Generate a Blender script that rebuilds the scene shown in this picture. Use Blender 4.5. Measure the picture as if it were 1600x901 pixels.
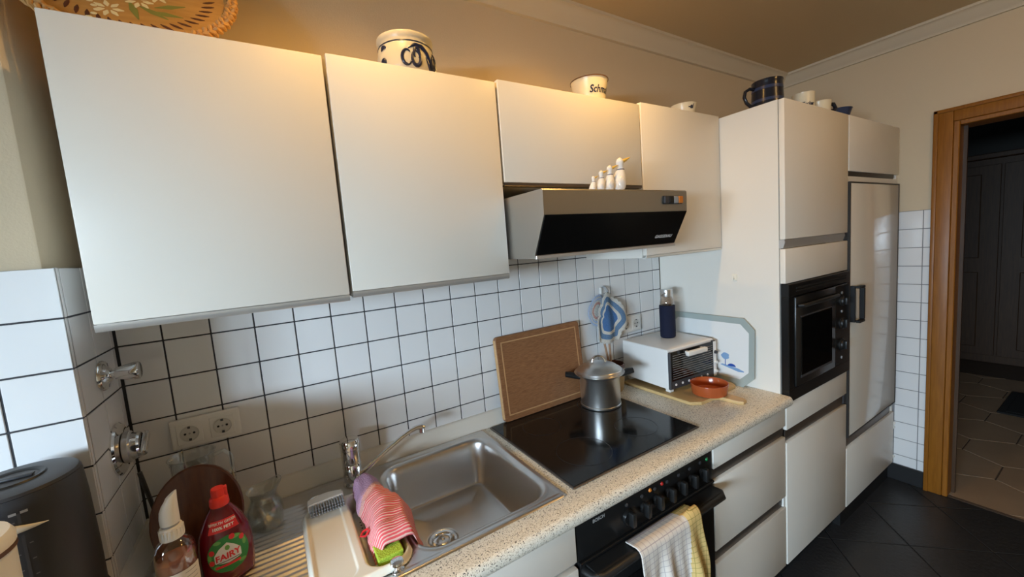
import bpy, bmesh, math, random
from mathutils import Vector, Matrix
random.seed(7)
for o in list(bpy.data.objects): bpy.data.objects.remove(o)
S = bpy.context.scene
COL = S.collection
PI = math.pi

# ------------------------------------------------------------------ camera
cam = bpy.data.cameras.new('camera'); camo = bpy.data.objects.new('camera', cam); COL.objects.link(camo)
CX = Vector((0.848062, -0.52418, -0.077628)); CY = Vector((-0.118943, -0.045548, -0.991856)); CZ = Vector((0.516375, 0.850389, -0.100975))
rm = Matrix(((CX.x, -CY.x, -CZ.x), (CX.y, -CY.y, -CZ.y), (CX.z, -CY.z, -CZ.z)))
camo.matrix_world = Matrix.Translation((0.352368, -1.334425, 1.521315)) @ rm.to_4x4()
cam.sensor_fit = 'HORIZONTAL'; cam.sensor_width = 36.0; cam.lens = 618.5456/1600*36; cam.clip_start = 0.02
S.camera = camo
# ------------------------------------------------------------------ exposure, sky, lights
S.view_settings.view_transform = 'Standard'; S.view_settings.look = 'None'
S.view_settings.gamma = 1.0; S.view_settings.use_curve_mapping = False
S.view_settings.exposure = 0.14
W = bpy.data.worlds.new('sky'); S.world = W; W.use_nodes = True
bg = W.node_tree.nodes['Background']; bg.inputs[0].default_value = (0.72, 0.84, 1.0, 1); bg.inputs[1].default_value = 0.22
def area(name, loc, rot, sx, sy, power, col):
    l = bpy.data.lights.new(name, 'AREA'); l.shape = 'RECTANGLE'; l.size = sx; l.size_y = sy; l.energy = power; l.color = col
    o = bpy.data.objects.new(name, l); COL.objects.link(o); o.location = loc; o.rotation_euler = rot
    return o
# the bright sky outside the window in the left wall: it stands above the sill line, so its light falls inwards and down
area('daylight', (-2.2, -2.05, 1.85), (0, -math.radians(81), math.radians(18)), 1.0, 1.7, 520.0, (0.66, 0.83, 1.0))

# ------------------------------------------------------------------ helpers
class MB:
    def __init__(s): s.bm = bmesh.new()
    def box(s, x0, x1, y0, y1, z0, z1, b=0.0, seg=1, mi=0):
        m = Matrix.Translation(((x0+x1)/2, (y0+y1)/2, (z0+z1)/2)) @ Matrix.Diagonal((abs(x1-x0), abs(y1-y0), abs(z1-z0), 1))
        r = bmesh.ops.create_cube(s.bm, size=1.0, matrix=m)
        fs = set(f for v in r['verts'] for f in v.link_faces)
        for f in fs: f.material_index = mi
        if b > 0:
            es = list(set(e for v in r['verts'] for e in v.link_edges))
            bmesh.ops.bevel(s.bm, geom=es, offset=b, segments=seg, profile=0.5, affect='EDGES', material=-1)
        return s
    def prism(s, pts, axis, a0, a1, mi=0):
        n = len(pts)
        def P(p, a):
            if axis == 'x': return (a, p[0], p[1])
            if axis == 'y': return (p[0], a, p[1])
            return (p[0], p[1], a)
        A = [s.bm.verts.new(P(p, a0)) for p in pts]; Bv = [s.bm.verts.new(P(p, a1)) for p in pts]
        fs = [s.bm.faces.new(A), s.bm.faces.new(Bv[::-1])]
        for i in range(n):
            fs.append(s.bm.faces.new((A[i], Bv[i], Bv[(i+1) % n], A[(i+1) % n])))
        for f in fs: f.material_index = mi
        return s
    def lathe(s, prof, c=(0, 0, 0), seg=32, axis='z', mi=0, sx=1.0, sy=1.0):
        def P(r, h, a):
            u, v = r*math.cos(a)*sx, r*math.sin(a)*sy
            if axis == 'z': return (c[0]+u, c[1]+v, c[2]+h)
            if axis == 'x': return (c[0]+h, c[1]+u, c[2]+v)
            return (c[0]+u, c[1]+h, c[2]+v)
        rings = []
        for r, h in prof:
            if r < 1e-6: rings.append([s.bm.verts.new(P(0, h, 0))])
            else: rings.append([s.bm.verts.new(P(r, h, 2*PI*k/seg)) for k in range(seg)])
        for A, Bq in zip(rings, rings[1:]):
            if len(A) == 1 and len(Bq) == 1: continue
            for k in range(seg):
                k2 = (k+1) % seg
                if len(A) == 1: f = s.bm.faces.new((A[0], Bq[k2], Bq[k]))
                elif len(Bq) == 1: f = s.bm.faces.new((A[k], A[k2], Bq[0]))
                else: f = s.bm.faces.new((A[k], A[k2], Bq[k2], Bq[k]))
                f.material_index = mi
        return s
    def tube(s, pts, r, seg=12, mi=0, closed=False, flat=1.0):
        pts = [Vector(p) for p in pts]; n = len(pts)
        rs = r if isinstance(r, (list, tuple)) else [r]*n
        rings = []; up = None
        for i, p in enumerate(pts):
            if closed: t = pts[(i+1) % n]-pts[i-1]
            else: t = pts[min(i+1, n-1)]-pts[max(i-1, 0)]
            t.normalize()
            if up is None:
                up = Vector((0, 0, 1)) if abs(t.z) < 0.9 else Vector((0, 1, 0))
            a = t.cross(up); a.normalize(); bq = a.cross(t); bq.normalize(); up = bq
            rings.append([s.bm.verts.new(p+rs[i]*(math.cos(2*PI*k/seg)*a+flat*math.sin(2*PI*k/seg)*bq)) for k in range(seg)])
        m = n if closed else n-1
        for i in range(m):
            A, Bq = rings[i], rings[(i+1) % n]
            for k in range(seg):
                f = s.bm.faces.new((A[k], A[(k+1) % seg], Bq[(k+1) % seg], Bq[k])); f.material_index = mi
        if not closed:
            s.bm.faces.new(rings[0][::-1]).material_index = mi; s.bm.faces.new(rings[-1]).material_index = mi
        return s
    def grid(s, fn, nu, nv, mi=0, mfn=None, wrap=False):
        g = [[s.bm.verts.new(fn(i/(nu-1 if not wrap else nu), j/(nv-1))) for j in range(nv)] for i in range(nu)]
        for i in range(nu if wrap else nu-1):
            for j in range(nv-1):
                f = s.bm.faces.new((g[i][j], g[(i+1) % nu][j], g[(i+1) % nu][j+1], g[i][j+1]))
                f.material_index = mfn((i+.5)/(nu-1), (j+.5)/(nv-1)) if mfn else mi
        return s
    def ball(s, c, rx, ry=None, rz=None, seg=20, mi=0):
        ry = rx if ry is None else ry; rz = rx if rz is None else rz
        m = Matrix.Translation(c) @ Matrix.Diagonal((rx, ry, rz, 1))
        r = bmesh.ops.create_uvsphere(s.bm, u_segments=seg, v_segments=seg//2+2, radius=1.0, matrix=m)
        for f in set(f for v in r['verts'] for f in v.link_faces): f.material_index = mi
        return s
    def disc(s, c, n, r, seg=24, mi=0):
        n = Vector(n).normalized(); q = n.to_track_quat('Z', 'Y').to_matrix(); c = Vector(c)
        f = s.bm.faces.new([s.bm.verts.new(c+q @ Vector((r*math.cos(2*PI*k/seg), r*math.sin(2*PI*k/seg), 0))) for k in range(seg)])
        f.material_index = mi
        return s
    def xf(s, m): bmesh.ops.transform(s.bm, matrix=m, verts=s.bm.verts[:]); return s

def rootof(o):
    while o.parent: o = o.parent
    return o
def build(name, mb, mats, parent=None, world=True, loc=None, smooth=True, ang=35, thick=0, sub=0, fix=True):
    bm = mb.bm
    if fix: bmesh.ops.recalc_face_normals(bm, faces=bm.faces[:])
    me = bpy.data.meshes.new(name)
    o = bpy.data.objects.new(name, me)
    if parent is not None:
        if world: bmesh.ops.transform(bm, matrix=rootof(parent).matrix_basis.inverted(), verts=bm.verts[:])
        o.parent = parent
    elif loc is not None:
        bmesh.ops.transform(bm, matrix=Matrix.Translation(-Vector(loc)), verts=bm.verts[:]); o.location = loc
    bm.to_mesh(me); bm.free()
    for m in (mats if isinstance(mats, (list, tuple)) else [mats]): me.materials.append(M[m] if isinstance(m, str) else m)
    if smooth:
        me.shade_smooth(); me.set_sharp_from_angle(angle=math.radians(ang))
    COL.objects.link(o)
    if thick:
        md = o.modifiers.new('thickness', 'SOLIDIFY'); md.thickness = thick; md.offset = 0
    if sub:
        md = o.modifiers.new('smooth', 'SUBSURF'); md.levels = sub; md.render_levels = sub
    return o
def tag(o, label, cat, group=None):
    o['label'] = label; o['category'] = cat
    if group: o['group'] = group
    return o
def thing(name, label, cat, loc=(0, 0, 0), rotz=0, group=None):
    o = bpy.data.objects.new(name, None); COL.objects.link(o); o.empty_display_size = 0.05
    o.location = loc; o.rotation_euler = (0, 0, rotz)
    o.matrix_basis = Matrix.Translation(loc) @ Matrix.Rotation(rotz, 4, 'Z')
    return tag(o, label, cat, group)
def struct(o):
    o['kind'] = 'structure'; return o
def textmb(s, size, fn=None, shear=0.0, align='CENTER', space=1.0, bold=0.0):
    cu = bpy.data.curves.new('lettering', 'FONT'); cu.body = s; cu.size = size; cu.align_x = align; cu.align_y = 'CENTER'
    cu.shear = shear; cu.space_character = space; cu.offset = bold; cu.resolution_u = 3
    ob = bpy.data.objects.new('lettering', cu)
    me = bpy.data.meshes.new_from_object(ob)
    mb = MB(); mb.bm.from_mesh(me)
    bpy.data.objects.remove(ob); bpy.data.curves.remove(cu); bpy.data.meshes.remove(me)
    if fn:
        for v in mb.bm.verts: v.co = Vector(fn(v.co.x, v.co.y))
    return mb

# ------------------------------------------------------------------ materials
M = {}
def mat(name, col, rough=0.5, metal=0.0, spec=0.5, bump=0.0, bscale=80.0, var=0.0, vscale=6.0, trans=0.0, ior=1.45, coat=0.0, emit=None, estr=0.0, alpha=1.0):
    m = bpy.data.materials.new(name); m.use_nodes = True; M[name] = m
    nt = m.node_tree; b = nt.nodes['Principled BSDF']
    b.inputs['Base Color'].default_value = (*col, 1); b.inputs['Roughness'].default_value = rough; b.inputs['Metallic'].default_value = metal
    b.inputs['Specular IOR Level'].default_value = spec; b.inputs['IOR'].default_value = ior
    b.inputs['Transmission Weight'].default_value = trans; b.inputs['Coat Weight'].default_value = coat; b.inputs['Alpha'].default_value = alpha
    if emit: b.inputs['Emission Color'].default_value = (*emit, 1); b.inputs['Emission Strength'].default_value = estr
    tc = nt.nodes.new('ShaderNodeTexCoord')
    if bump > 0:
        n = nt.nodes.new('ShaderNodeTexNoise'); n.inputs['Scale'].default_value = bscale; n.inputs['Detail'].default_value = 3
        bp = nt.nodes.new('ShaderNodeBump'); bp.inputs['Strength'].default_value = bump; bp.inputs['Distance'].default_value = 0.01
        nt.links.new(tc.outputs['Object'], n.inputs['Vector']); nt.links.new(n.outputs['Fac'], bp.inputs['Height']); nt.links.new(bp.outputs['Normal'], b.inputs['Normal'])
    if var > 0:
        n = nt.nodes.new('ShaderNodeTexNoise'); n.inputs['Scale'].default_value = vscale; n.inputs['Detail'].default_value = 4
        mx = nt.nodes.new('ShaderNodeMix'); mx.data_type = 'RGBA'
        mx.inputs['A'].default_value = (*[c*(1-var) for c in col], 1); mx.inputs['B'].default_value = (*[min(1, c*(1+var)) for c in col], 1)
        nt.links.new(tc.outputs['Object'], n.inputs['Vector']); nt.links.new(n.outputs['Fac'], mx.inputs['Factor']); nt.links.new(mx.outputs['Result'], b.inputs['Base Color'])
    return m
def nodes(m): return m.node_tree, m.node_tree.nodes['Principled BSDF']
def ramp(nt, stops, interp='LINEAR'):
    r = nt.nodes.new('ShaderNodeValToRGB'); cr = r.color_ramp; cr.interpolation = interp
    while len(cr.elements) > 1: cr.elements.remove(cr.elements[-1])
    cr.elements[0].position = stops[0][0]; cr.elements[0].color = (*stops[0][1], 1)
    for p, c in stops[1:]:
        e = cr.elements.new(p); e.color = (*c, 1)
    return r
def wood(name, c1, c2, rough=0.5, scale=(2, 40, 40), dist=4.0, bump=0.15, nscale=3.0):
    m = mat(name, c1, rough); nt, b = nodes(m)
    tc = nt.nodes.new('ShaderNodeTexCoord'); mp = nt.nodes.new('ShaderNodeMapping'); mp.inputs['Scale'].default_value = scale
    n = nt.nodes.new('ShaderNodeTexNoise'); n.inputs['Scale'].default_value = nscale; n.inputs['Detail'].default_value = 6; n.inputs['Distortion'].default_value = dist*0.1
    r = ramp(nt, [(0.3, c1), (0.7, c2)])
    nt.links.new(tc.outputs['Object'], mp.inputs['Vector']); nt.links.new(mp.outputs['Vector'], n.inputs['Vector'])
    nt.links.new(n.outputs['Fac'], r.inputs['Fac']); nt.links.new(r.outputs['Color'], b.inputs['Base Color'])
    bp = nt.nodes.new('ShaderNodeBump'); bp.inputs['Strength'].default_value = bump; bp.inputs['Distance'].default_value = 0.002
    nt.links.new(n.outputs['Fac'], bp.inputs['Height']); nt.links.new(bp.outputs['Normal'], b.inputs['Normal'])
    return m

mat('paint_wall', (0.67, 0.55, 0.385), 0.85, bump=0.08, bscale=220, var=0.03, vscale=3)
mat('paint_ceiling', (0.60, 0.47, 0.29), 0.9, bump=0.15, bscale=200)
mat('cornice', (0.66, 0.58, 0.45), 0.7)
mat('laminate', (0.82, 0.775, 0.695), 0.36, spec=0.4, bump=0.04, bscale=900)
mat('carcass', (0.80, 0.76, 0.69), 0.45, spec=0.35)
mat('tile_white', (0.80, 0.80, 0.80), 0.16, spec=0.5, bump=0.02, bscale=14)
mat('grout', (0.045, 0.045, 0.05), 0.9)
mat('grout_light', (0.25, 0.25, 0.26), 0.9)
mat('floor_tile', (0.028, 0.027, 0.027), 0.35, bump=0.2, bscale=60, var=0.25, vscale=8)
mat('floor_grout', (0.008, 0.008, 0.008), 0.9)
mat('skirting', (0.02, 0.02, 0.021), 0.4)
mat('black_recess', (0.006, 0.006, 0.006), 0.6)
mat('alu', (0.66, 0.65, 0.63), 0.38, 0.7)
mat('bronze_rail', (0.16, 0.135, 0.115), 0.38, 0.85)
mat('dark_rail', (0.06, 0.052, 0.046), 0.4, 0.5)
mat('steel', (0.66, 0.65, 0.64), 0.30, 1.0, bump=0.02, bscale=500)
mat('pot_steel', (0.74, 0.73, 0.71), 0.30, 1.0)
mat('laminate_gloss', (0.81, 0.755, 0.66), 0.12, spec=0.5)
mat('steel_brushed', (0.50, 0.49, 0.47), 0.36, 1.0, bump=0.03, bscale=700)
mat('chrome', (0.80, 0.80, 0.80), 0.07, 1.0)
mat('black_glass', (0.004, 0.004, 0.004), 0.06, spec=0.5)
mat('hob_glass', (0.006, 0.006, 0.006), 0.12, spec=0.55)
mat('hob_ring', (0.016, 0.016, 0.017), 0.3)
mat('hood_glass', (0.004, 0.004, 0.004), 0.22, spec=0.25)
mat('black_enamel', (0.009, 0.009, 0.009), 0.28, spec=0.4)
mat('black_plastic', (0.012, 0.012, 0.012), 0.42)
mat('grey_print', (0.35, 0.35, 0.35), 0.5)
mat('white_print', (0.8, 0.8, 0.8), 0.5)
mat('dark_grey', (0.05, 0.05, 0.055), 0.5)
mat('socket_white', (0.83, 0.82, 0.78), 0.35)
mat('socket_hole', (0.01, 0.01, 0.01), 0.6)
mat('socket_well', (0.13, 0.13, 0.13), 0.5)
mat('socket_well2', (0.62, 0.61, 0.57), 0.4)
mat('trim_cream', (0.74, 0.71, 0.64), 0.4)
mat('plastic_white', (0.82, 0.80, 0.75), 0.35)
mat('plastic_cream', (0.83, 0.79, 0.68), 0.4)
mat('red_plastic', (0.75, 0.035, 0.02), 0.35)
mat('red_label', (0.70, 0.03, 0.04), 0.4)
mat('green_label', (0.03, 0.24, 0.06), 0.4)
mat('leaf_print', (0.16, 0.42, 0.10), 0.4)
mat('soap_red', (0.13, 0.004, 0.014), 0.12, spec=0.5, coat=0.4)
mat('paper_label', (0.80, 0.77, 0.72), 0.55)
mat('soap_pink', (0.62, 0.34, 0.27), 0.15)
mat('ceramic_cream', (0.78, 0.70, 0.52), 0.25)
mat('ceramic_grey', (0.56, 0.52, 0.43), 0.3, var=0.06, vscale=25)
mat('cobalt', (0.012, 0.018, 0.055), 0.3)
mat('brown_rim', (0.12, 0.06, 0.03), 0.3)
mat('ceramic_white', (0.83, 0.81, 0.78), 0.25)
mat('goose_yellow', (0.75, 0.50, 0.10), 0.4)
mat('goose_ribbon', (0.03, 0.04, 0.12), 0.5)
mat('stein_dark', (0.014, 0.016, 0.025), 0.2, var=0.3, vscale=30)
mat('stein_blue', (0.03, 0.045, 0.10), 0.3)
mat('clay_red', (0.42, 0.085, 0.022), 0.22, coat=0.3)
mat('crock_brown', (0.09, 0.030, 0.016), 0.25)
mat('crock_tan', (0.42, 0.30, 0.15), 0.35)
mat('navy_sleeve', (0.005, 0.008, 0.030), 0.85, bump=0.2, bscale=400)
mat('tray_grey', (0.40, 0.46, 0.44), 0.35)
mat('tray_white', (0.80, 0.81, 0.80), 0.3)
mat('print_blue', (0.02, 0.08, 0.40), 0.4)
mat('print_pale_blue', (0.22, 0.38, 0.62), 0.4)
mat('sponge_green', (0.42, 0.58, 0.05), 0.9, bump=0.5, bscale=300)
mat('sponge_yellow', (0.75, 0.55, 0.10), 0.9, bump=0.5, bscale=300)
mat('knit_blue', (0.09, 0.22, 0.50), 0.95, bump=0.9, bscale=330)
mat('knit_blue_grey', (0.16, 0.28, 0.46), 0.95, bump=0.9, bscale=330)
mat('knit_white', (0.78, 0.76, 0.70), 0.95, bump=0.9, bscale=330)
mat('knit_pale', (0.55, 0.65, 0.85), 0.95, bump=0.9, bscale=330)
mat('knit_pink', (0.72, 0.40, 0.34), 0.95, bump=0.9, bscale=330)
mat('kettle_black', (0.032, 0.033, 0.037), 0.42)
mat('bristle', (0.42, 0.30, 0.10), 0.8)
mat('orange_lamp', (0.7, 0.22, 0.03), 0.3)
mat('red_lamp', (0.45, 0.02, 0.015), 0.3)
mat('green_lamp', (0.01, 0.20, 0.06), 0.3)
mat('bulb', (1, 0.9, 0.7), 0.5, emit=(1.0, 0.70, 0.36), estr=6.0)
mat('rattan', (0.55, 0.30, 0.10), 0.6, bump=0.3, bscale=120, var=0.2, vscale=40)
mat('paint_cream', (0.80, 0.72, 0.46), 0.5)
mat('paint_green', (0.22, 0.24, 0.06), 0.5)
mat('paint_brown', (0.10, 0.035, 0.02), 0.5)
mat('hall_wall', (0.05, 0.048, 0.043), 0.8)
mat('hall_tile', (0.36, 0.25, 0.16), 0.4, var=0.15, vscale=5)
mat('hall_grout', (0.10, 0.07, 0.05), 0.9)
mat('mat_dark', (0.02, 0.02, 0.02), 0.95)
wood('wood_frame', (0.23, 0.080, 0.007), (0.32, 0.120, 0.013), 0.4, (40, 40, 2.5))
wood('wood_hall', (0.055, 0.027, 0.012), (0.08, 0.04, 0.017), 0.5, (30, 30, 2))
wood('bamboo', (0.20, 0.083, 0.032), (0.32, 0.145, 0.060), 0.55, (14, 60, 120), 3)
mat('bamboo_groove', (0.52, 0.29, 0.13), 0.6)
wood('bamboo_edge', (0.48, 0.27, 0.115), (0.58, 0.35, 0.16), 0.55, (6, 60, 60), 3)
wood('dark_board', (0.085, 0.026, 0.011), (0.14, 0.045, 0.018), 0.3, (50, 50, 4), 5, nscale=2)
wood('light_wood', (0.55, 0.36, 0.15), (0.66, 0.45, 0.20), 0.5, (60, 5, 60))
wood('spoon_wood', (0.34, 0.20, 0.12), (0.42, 0.26, 0.16), 0.6, (60, 60, 6))
wood('basket_wood', (0.42, 0.22, 0.06), (0.55, 0.31, 0.10), 0.45, (3, 20, 20))

def speckle():
    m = mat('worktop_speckle', (0.7, 0.66, 0.58), 0.42, spec=0.4); nt, b = nodes(m)
    tc = nt.nodes.new('ShaderNodeTexCoord')
    v = nt.nodes.new('ShaderNodeTexVoronoi'); v.inputs['Scale'].default_value = 520
    r = ramp(nt, [(0.0, (0.055, 0.05, 0.045)), (0.055, (0.055, 0.05, 0.045)), (0.06, (0.52, 0.46, 0.36)), (0.20, (0.60, 0.54, 0.44)), (0.21, (0.76, 0.71, 0.60)), (0.7, (0.85, 0.80, 0.70)), (1, (0.90, 0.86, 0.78))], 'CONSTANT')
    sp = nt.nodes.new('ShaderNodeSeparateColor')
    nt.links.new(tc.outputs['Object'], v.inputs['Vector']); nt.links.new(v.outputs['Color'], sp.inputs['Color'])
    nt.links.new(sp.outputs['Red'], r.inputs['Fac']); nt.links.new(r.outputs['Color'], b.inputs['Base Color'])
speckle()
def stripes(name, c1, c2, scale, axis='X', rough=0.9, dist=1.0):
    m = mat(name, c1, rough); nt, b = nodes(m)
    tc = nt.nodes.new('ShaderNodeTexCoord'); w = nt.nodes.new('ShaderNodeTexWave'); w.bands_direction = axis
    w.inputs['Scale'].default_value = scale; w.inputs['Distortion'].default_value = dist; w.inputs['Detail Scale'].default_value = 2
    r = ramp(nt, [(0.55, c1), (0.75, c2)])
    nt.links.new(tc.outputs['Object'], w.inputs['Vector']); nt.links.new(w.outputs['Color'], r.inputs['Fac']); nt.links.new(r.outputs['Color'], b.inputs['Base Color'])
    bp = nt.nodes.new('ShaderNodeBump'); bp.inputs['Strength'].default_value = 0.5; bp.inputs['Distance'].default_value = 0.002
    nt.links.new(w.outputs['Color'], bp.inputs['Height']); nt.links.new(bp.outputs['Normal'], b.inputs['Normal'])
    return m
stripes('cloth_red', (0.70, 0.10, 0.12), (0.78, 0.50, 0.46), 52, 'Y', dist=0.9)
mat('cloth_lilac', (0.62, 0.36, 0.52), 0.95, bump=0.5, bscale=250)
mat('cloth_pink', (0.78, 0.42, 0.38), 0.95, bump=0.5, bscale=250)
def towel():
    for nm, base, line in (('towel_white', (0.76, 0.70, 0.63), (0.46, 0.40, 0.40)), ('towel_yellow', (0.72, 0.52, 0.20), (0.36, 0.27, 0.07))):
        m = mat(nm, base, 0.95); nt, b = nodes(m)
        tc = nt.nodes.new('ShaderNodeTexCoord'); bk = nt.nodes.new('ShaderNodeTexBrick')
        bk.offset = 0; bk.inputs['Scale'].default_value = 40; bk.inputs['Mortar Size'].default_value = 0.03; bk.inputs['Brick Width'].default_value = 0.7; bk.inputs['Row Height'].default_value = 0.6
        bk.inputs['Color1'].default_value = (*base, 1); bk.inputs['Color2'].default_value = (*[c*0.95 for c in base], 1); bk.inputs['Mortar'].default_value = (*line, 1)
        mp = nt.nodes.new('ShaderNodeMapping'); mp.inputs['Rotation'].default_value = (PI/2, 0, 0)
        nt.links.new(tc.outputs['Object'], mp.inputs['Vector']); nt.links.new(mp.outputs['Vector'], bk.inputs['Vector']); nt.links.new(bk.outputs['Color'], b.inputs['Base Color'])
towel()
def clear(name, tint, lo=0.04, hi=0.75, pw=3.0):
    # thin clear glass: mostly see-through, brighter at grazing angles
    m = bpy.data.materials.new(name); m.use_nodes = True; M[name] = m; nt = m.node_tree; nt.nodes.clear()
    out = nt.nodes.new('ShaderNodeOutputMaterial'); mx = nt.nodes.new('ShaderNodeMixShader'); t = nt.nodes.new('ShaderNodeBsdfTransparent'); g = nt.nodes.new('ShaderNodeBsdfGlossy')
    t.inputs['Color'].default_value = (*tint, 1); g.inputs['Roughness'].default_value = 0.05; g.inputs['Color'].default_value = (0.95, 0.95, 0.95, 1)
    lw = nt.nodes.new('ShaderNodeLayerWeight'); lw.inputs['Blend'].default_value = 0.5
    pwn = nt.nodes.new('ShaderNodeMath'); pwn.operation = 'POWER'; pwn.inputs[1].default_value = pw
    ml = nt.nodes.new('ShaderNodeMath'); ml.operation = 'MULTIPLY_ADD'; ml.inputs[1].default_value = hi; ml.inputs[2].default_value = lo
    nt.links.new(lw.outputs['Facing'], pwn.inputs[0]); nt.links.new(pwn.outputs[0], ml.inputs[0]); nt.links.new(ml.outputs[0], mx.inputs[0])
    nt.links.new(t.outputs[0], mx.inputs[1]); nt.links.new(g.outputs[0], mx.inputs[2]); nt.links.new(mx.outputs[0], out.inputs[0])
clear('pane_glass', (0.97, 0.98, 0.98), 0.02, 0.3, 4); clear('jug_glass', (0.90, 0.92, 0.91), 0.09, 0.85, 2.0); clear('bottle_clear', (0.86, 0.80, 0.75), 0.07, 0.8, 2.2)
# ------------------------------------------------------------------ the setting
ZC = 2.48; XL = -1.5; XR = 3.34; YB = -3.0
def clip(poly, x0, x1, y0, y1):
    for ax, lim, sg in ((0, x0, 1), (0, x1, -1), (1, y0, 1), (1, y1, -1)):
        out = []
        for i in range(len(poly)):
            a, b = poly[i], poly[(i+1) % len(poly)]
            da, db = (a[ax]-lim)*sg, (b[ax]-lim)*sg
            if da >= 0: out.append(a)
            if (da >= 0) != (db >= 0):
                t = da/(da-db); out.append((a[0]+t*(b[0]-a[0]), a[1]+t*(b[1]-a[1])))
        poly = out
        if len(poly) < 3: return []
    return poly
def parea(p): return abs(sum(p[i][0]*p[(i+1) % len(p)][1]-p[(i+1) % len(p)][0]*p[i][1] for i in range(len(p))))/2
def paving(floor, polys, rect, mname, th=0.006):
    full = {}
    for p in polys:
        q = clip(p, *rect)
        if len(q) < 3 or parea(q) < 2e-4: continue
        cx = sum(v[0] for v in q)/len(q); cy = sum(v[1] for v in q)/len(q)
        loc = [(v[0]-cx, v[1]-cy) for v in q]
        key = tuple(sorted((round(a, 4), round(b, 4)) for a, b in loc))
        if key in full:
            o = bpy.data.objects.new('floor_tile', full[key]); COL.objects.link(o); o.parent = floor
        else:
            mb = MB(); k = 1-0.0016/max(0.02, math.sqrt(parea(q))); n = len(loc)
            mb.prism(loc, 'z', -th, -0.0012)
            top = [mb.bm.verts.new((a*k, b*k, 0)) for a, b in loc]; base = [mb.bm.verts.new((a, b, -0.0012)) for a, b in loc]
            mb.bm.faces.new(top)
            for i in range(n): mb.bm.faces.new((base[i], base[(i+1) % n], top[(i+1) % n], top[i]))
            o = build('floor_tile', mb, mname, floor, world=False, smooth=False); full[key] = o.data
        o.location = (cx, cy, 0)
fl = struct(build('floor', MB().box(XL, XR, YB, 0.0, -0.06, -0.0035), 'floor_grout', smooth=False))
s2 = math.sqrt(0.5); pit = 0.314; hw = (pit-0.005)/2; polys = []
for i in range(-14, 15):
    for j in range(-14, 15):
        a = (3.53*s2+(i+.5)*pit); b = (2.395*s2+(j+.5)*pit)      # a along (1,-1)/sqrt2, b along (1,1)/sqrt2
        polys.append([((u+v)*s2, (-u+v)*s2) for u, v in ((a-hw, b-hw), (a+hw, b-hw), (a+hw, b+hw), (a-hw, b+hw))])
paving(fl, polys, (XL+.002, XR-.002, YB+.002, -0.002), 'floor_tile')
ceil_ = struct(build('ceiling', MB().box(XL-.2, XR+.14, YB-.1, 0.15, ZC, ZC+.06), 'paint_ceiling', smooth=False))
PW = -0.012    # pillar plaster side face x ; tiles to 0.01
wb = struct(build('wall_back', MB().box(XL-.2, XR+.14, 0.006, 0.15, -0.06, ZC), 'paint_wall', smooth=False))
build('grout', MB().box(0.0, 2.056, 0.0018, 0.0065, 0.80, 1.5535), 'grout', wb, smooth=False)
wp = struct(build('wall_pillar', MB().box(XL, -0.012, -0.222, 0.006, -0.06, ZC, 0.006, 2), 'paint_wall', smooth=True))
build('grout', MB().box(-0.6, 0.0082, -0.2382, 0.004, 0.86, 1.5515), 'grout', wp, smooth=False)
# window wall on the left, with the window that lets the daylight in
WY0, WY1, WZ0, WZ1 = -2.45, -1.05, 0.95, 1.70
wl = struct(build('wall_left', MB().box(XL-.2, XL, YB, WY0, -.06, ZC).box(XL-.2, XL, WY1, 0.0, -.06, ZC).box(XL-.2, XL, WY0, WY1, -.06, WZ0).box(XL-.2, XL, WY0, WY1, WZ1, ZC), 'paint_wall', smooth=False))
wn = struct(build('window_1', MB().box(XL-.13, XL-.07, WY0, WY0+.06, WZ0, WZ1).box(XL-.13, XL-.07, WY1-.06, WY1, WZ0, WZ1).box(XL-.13, XL-.07, WY0+.06, WY1-.06, WZ0, WZ0+.06).box(XL-.13, XL-.07, WY0+.06, WY1-.06, WZ1-.06, WZ1).box(XL-.13, XL-.07, (WY0+WY1)/2-.04, (WY0+WY1)/2+.04, WZ0+.06, WZ1-.06), 'plastic_white', smooth=False))
for a, b in ((WY0+.06, (WY0+WY1)/2-.04), ((WY0+WY1)/2+.04, WY1-.06)):
    build('pane', MB().box(XL-.102, XL-.098, a, b, WZ0+.06, WZ1-.06), 'pane_glass', wn, smooth=False)
wf = struct(build('wall_front', MB().box(XL-.2, XR+.14, YB-.1, YB, -.06, ZC), 'paint_wall', smooth=False))
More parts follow.
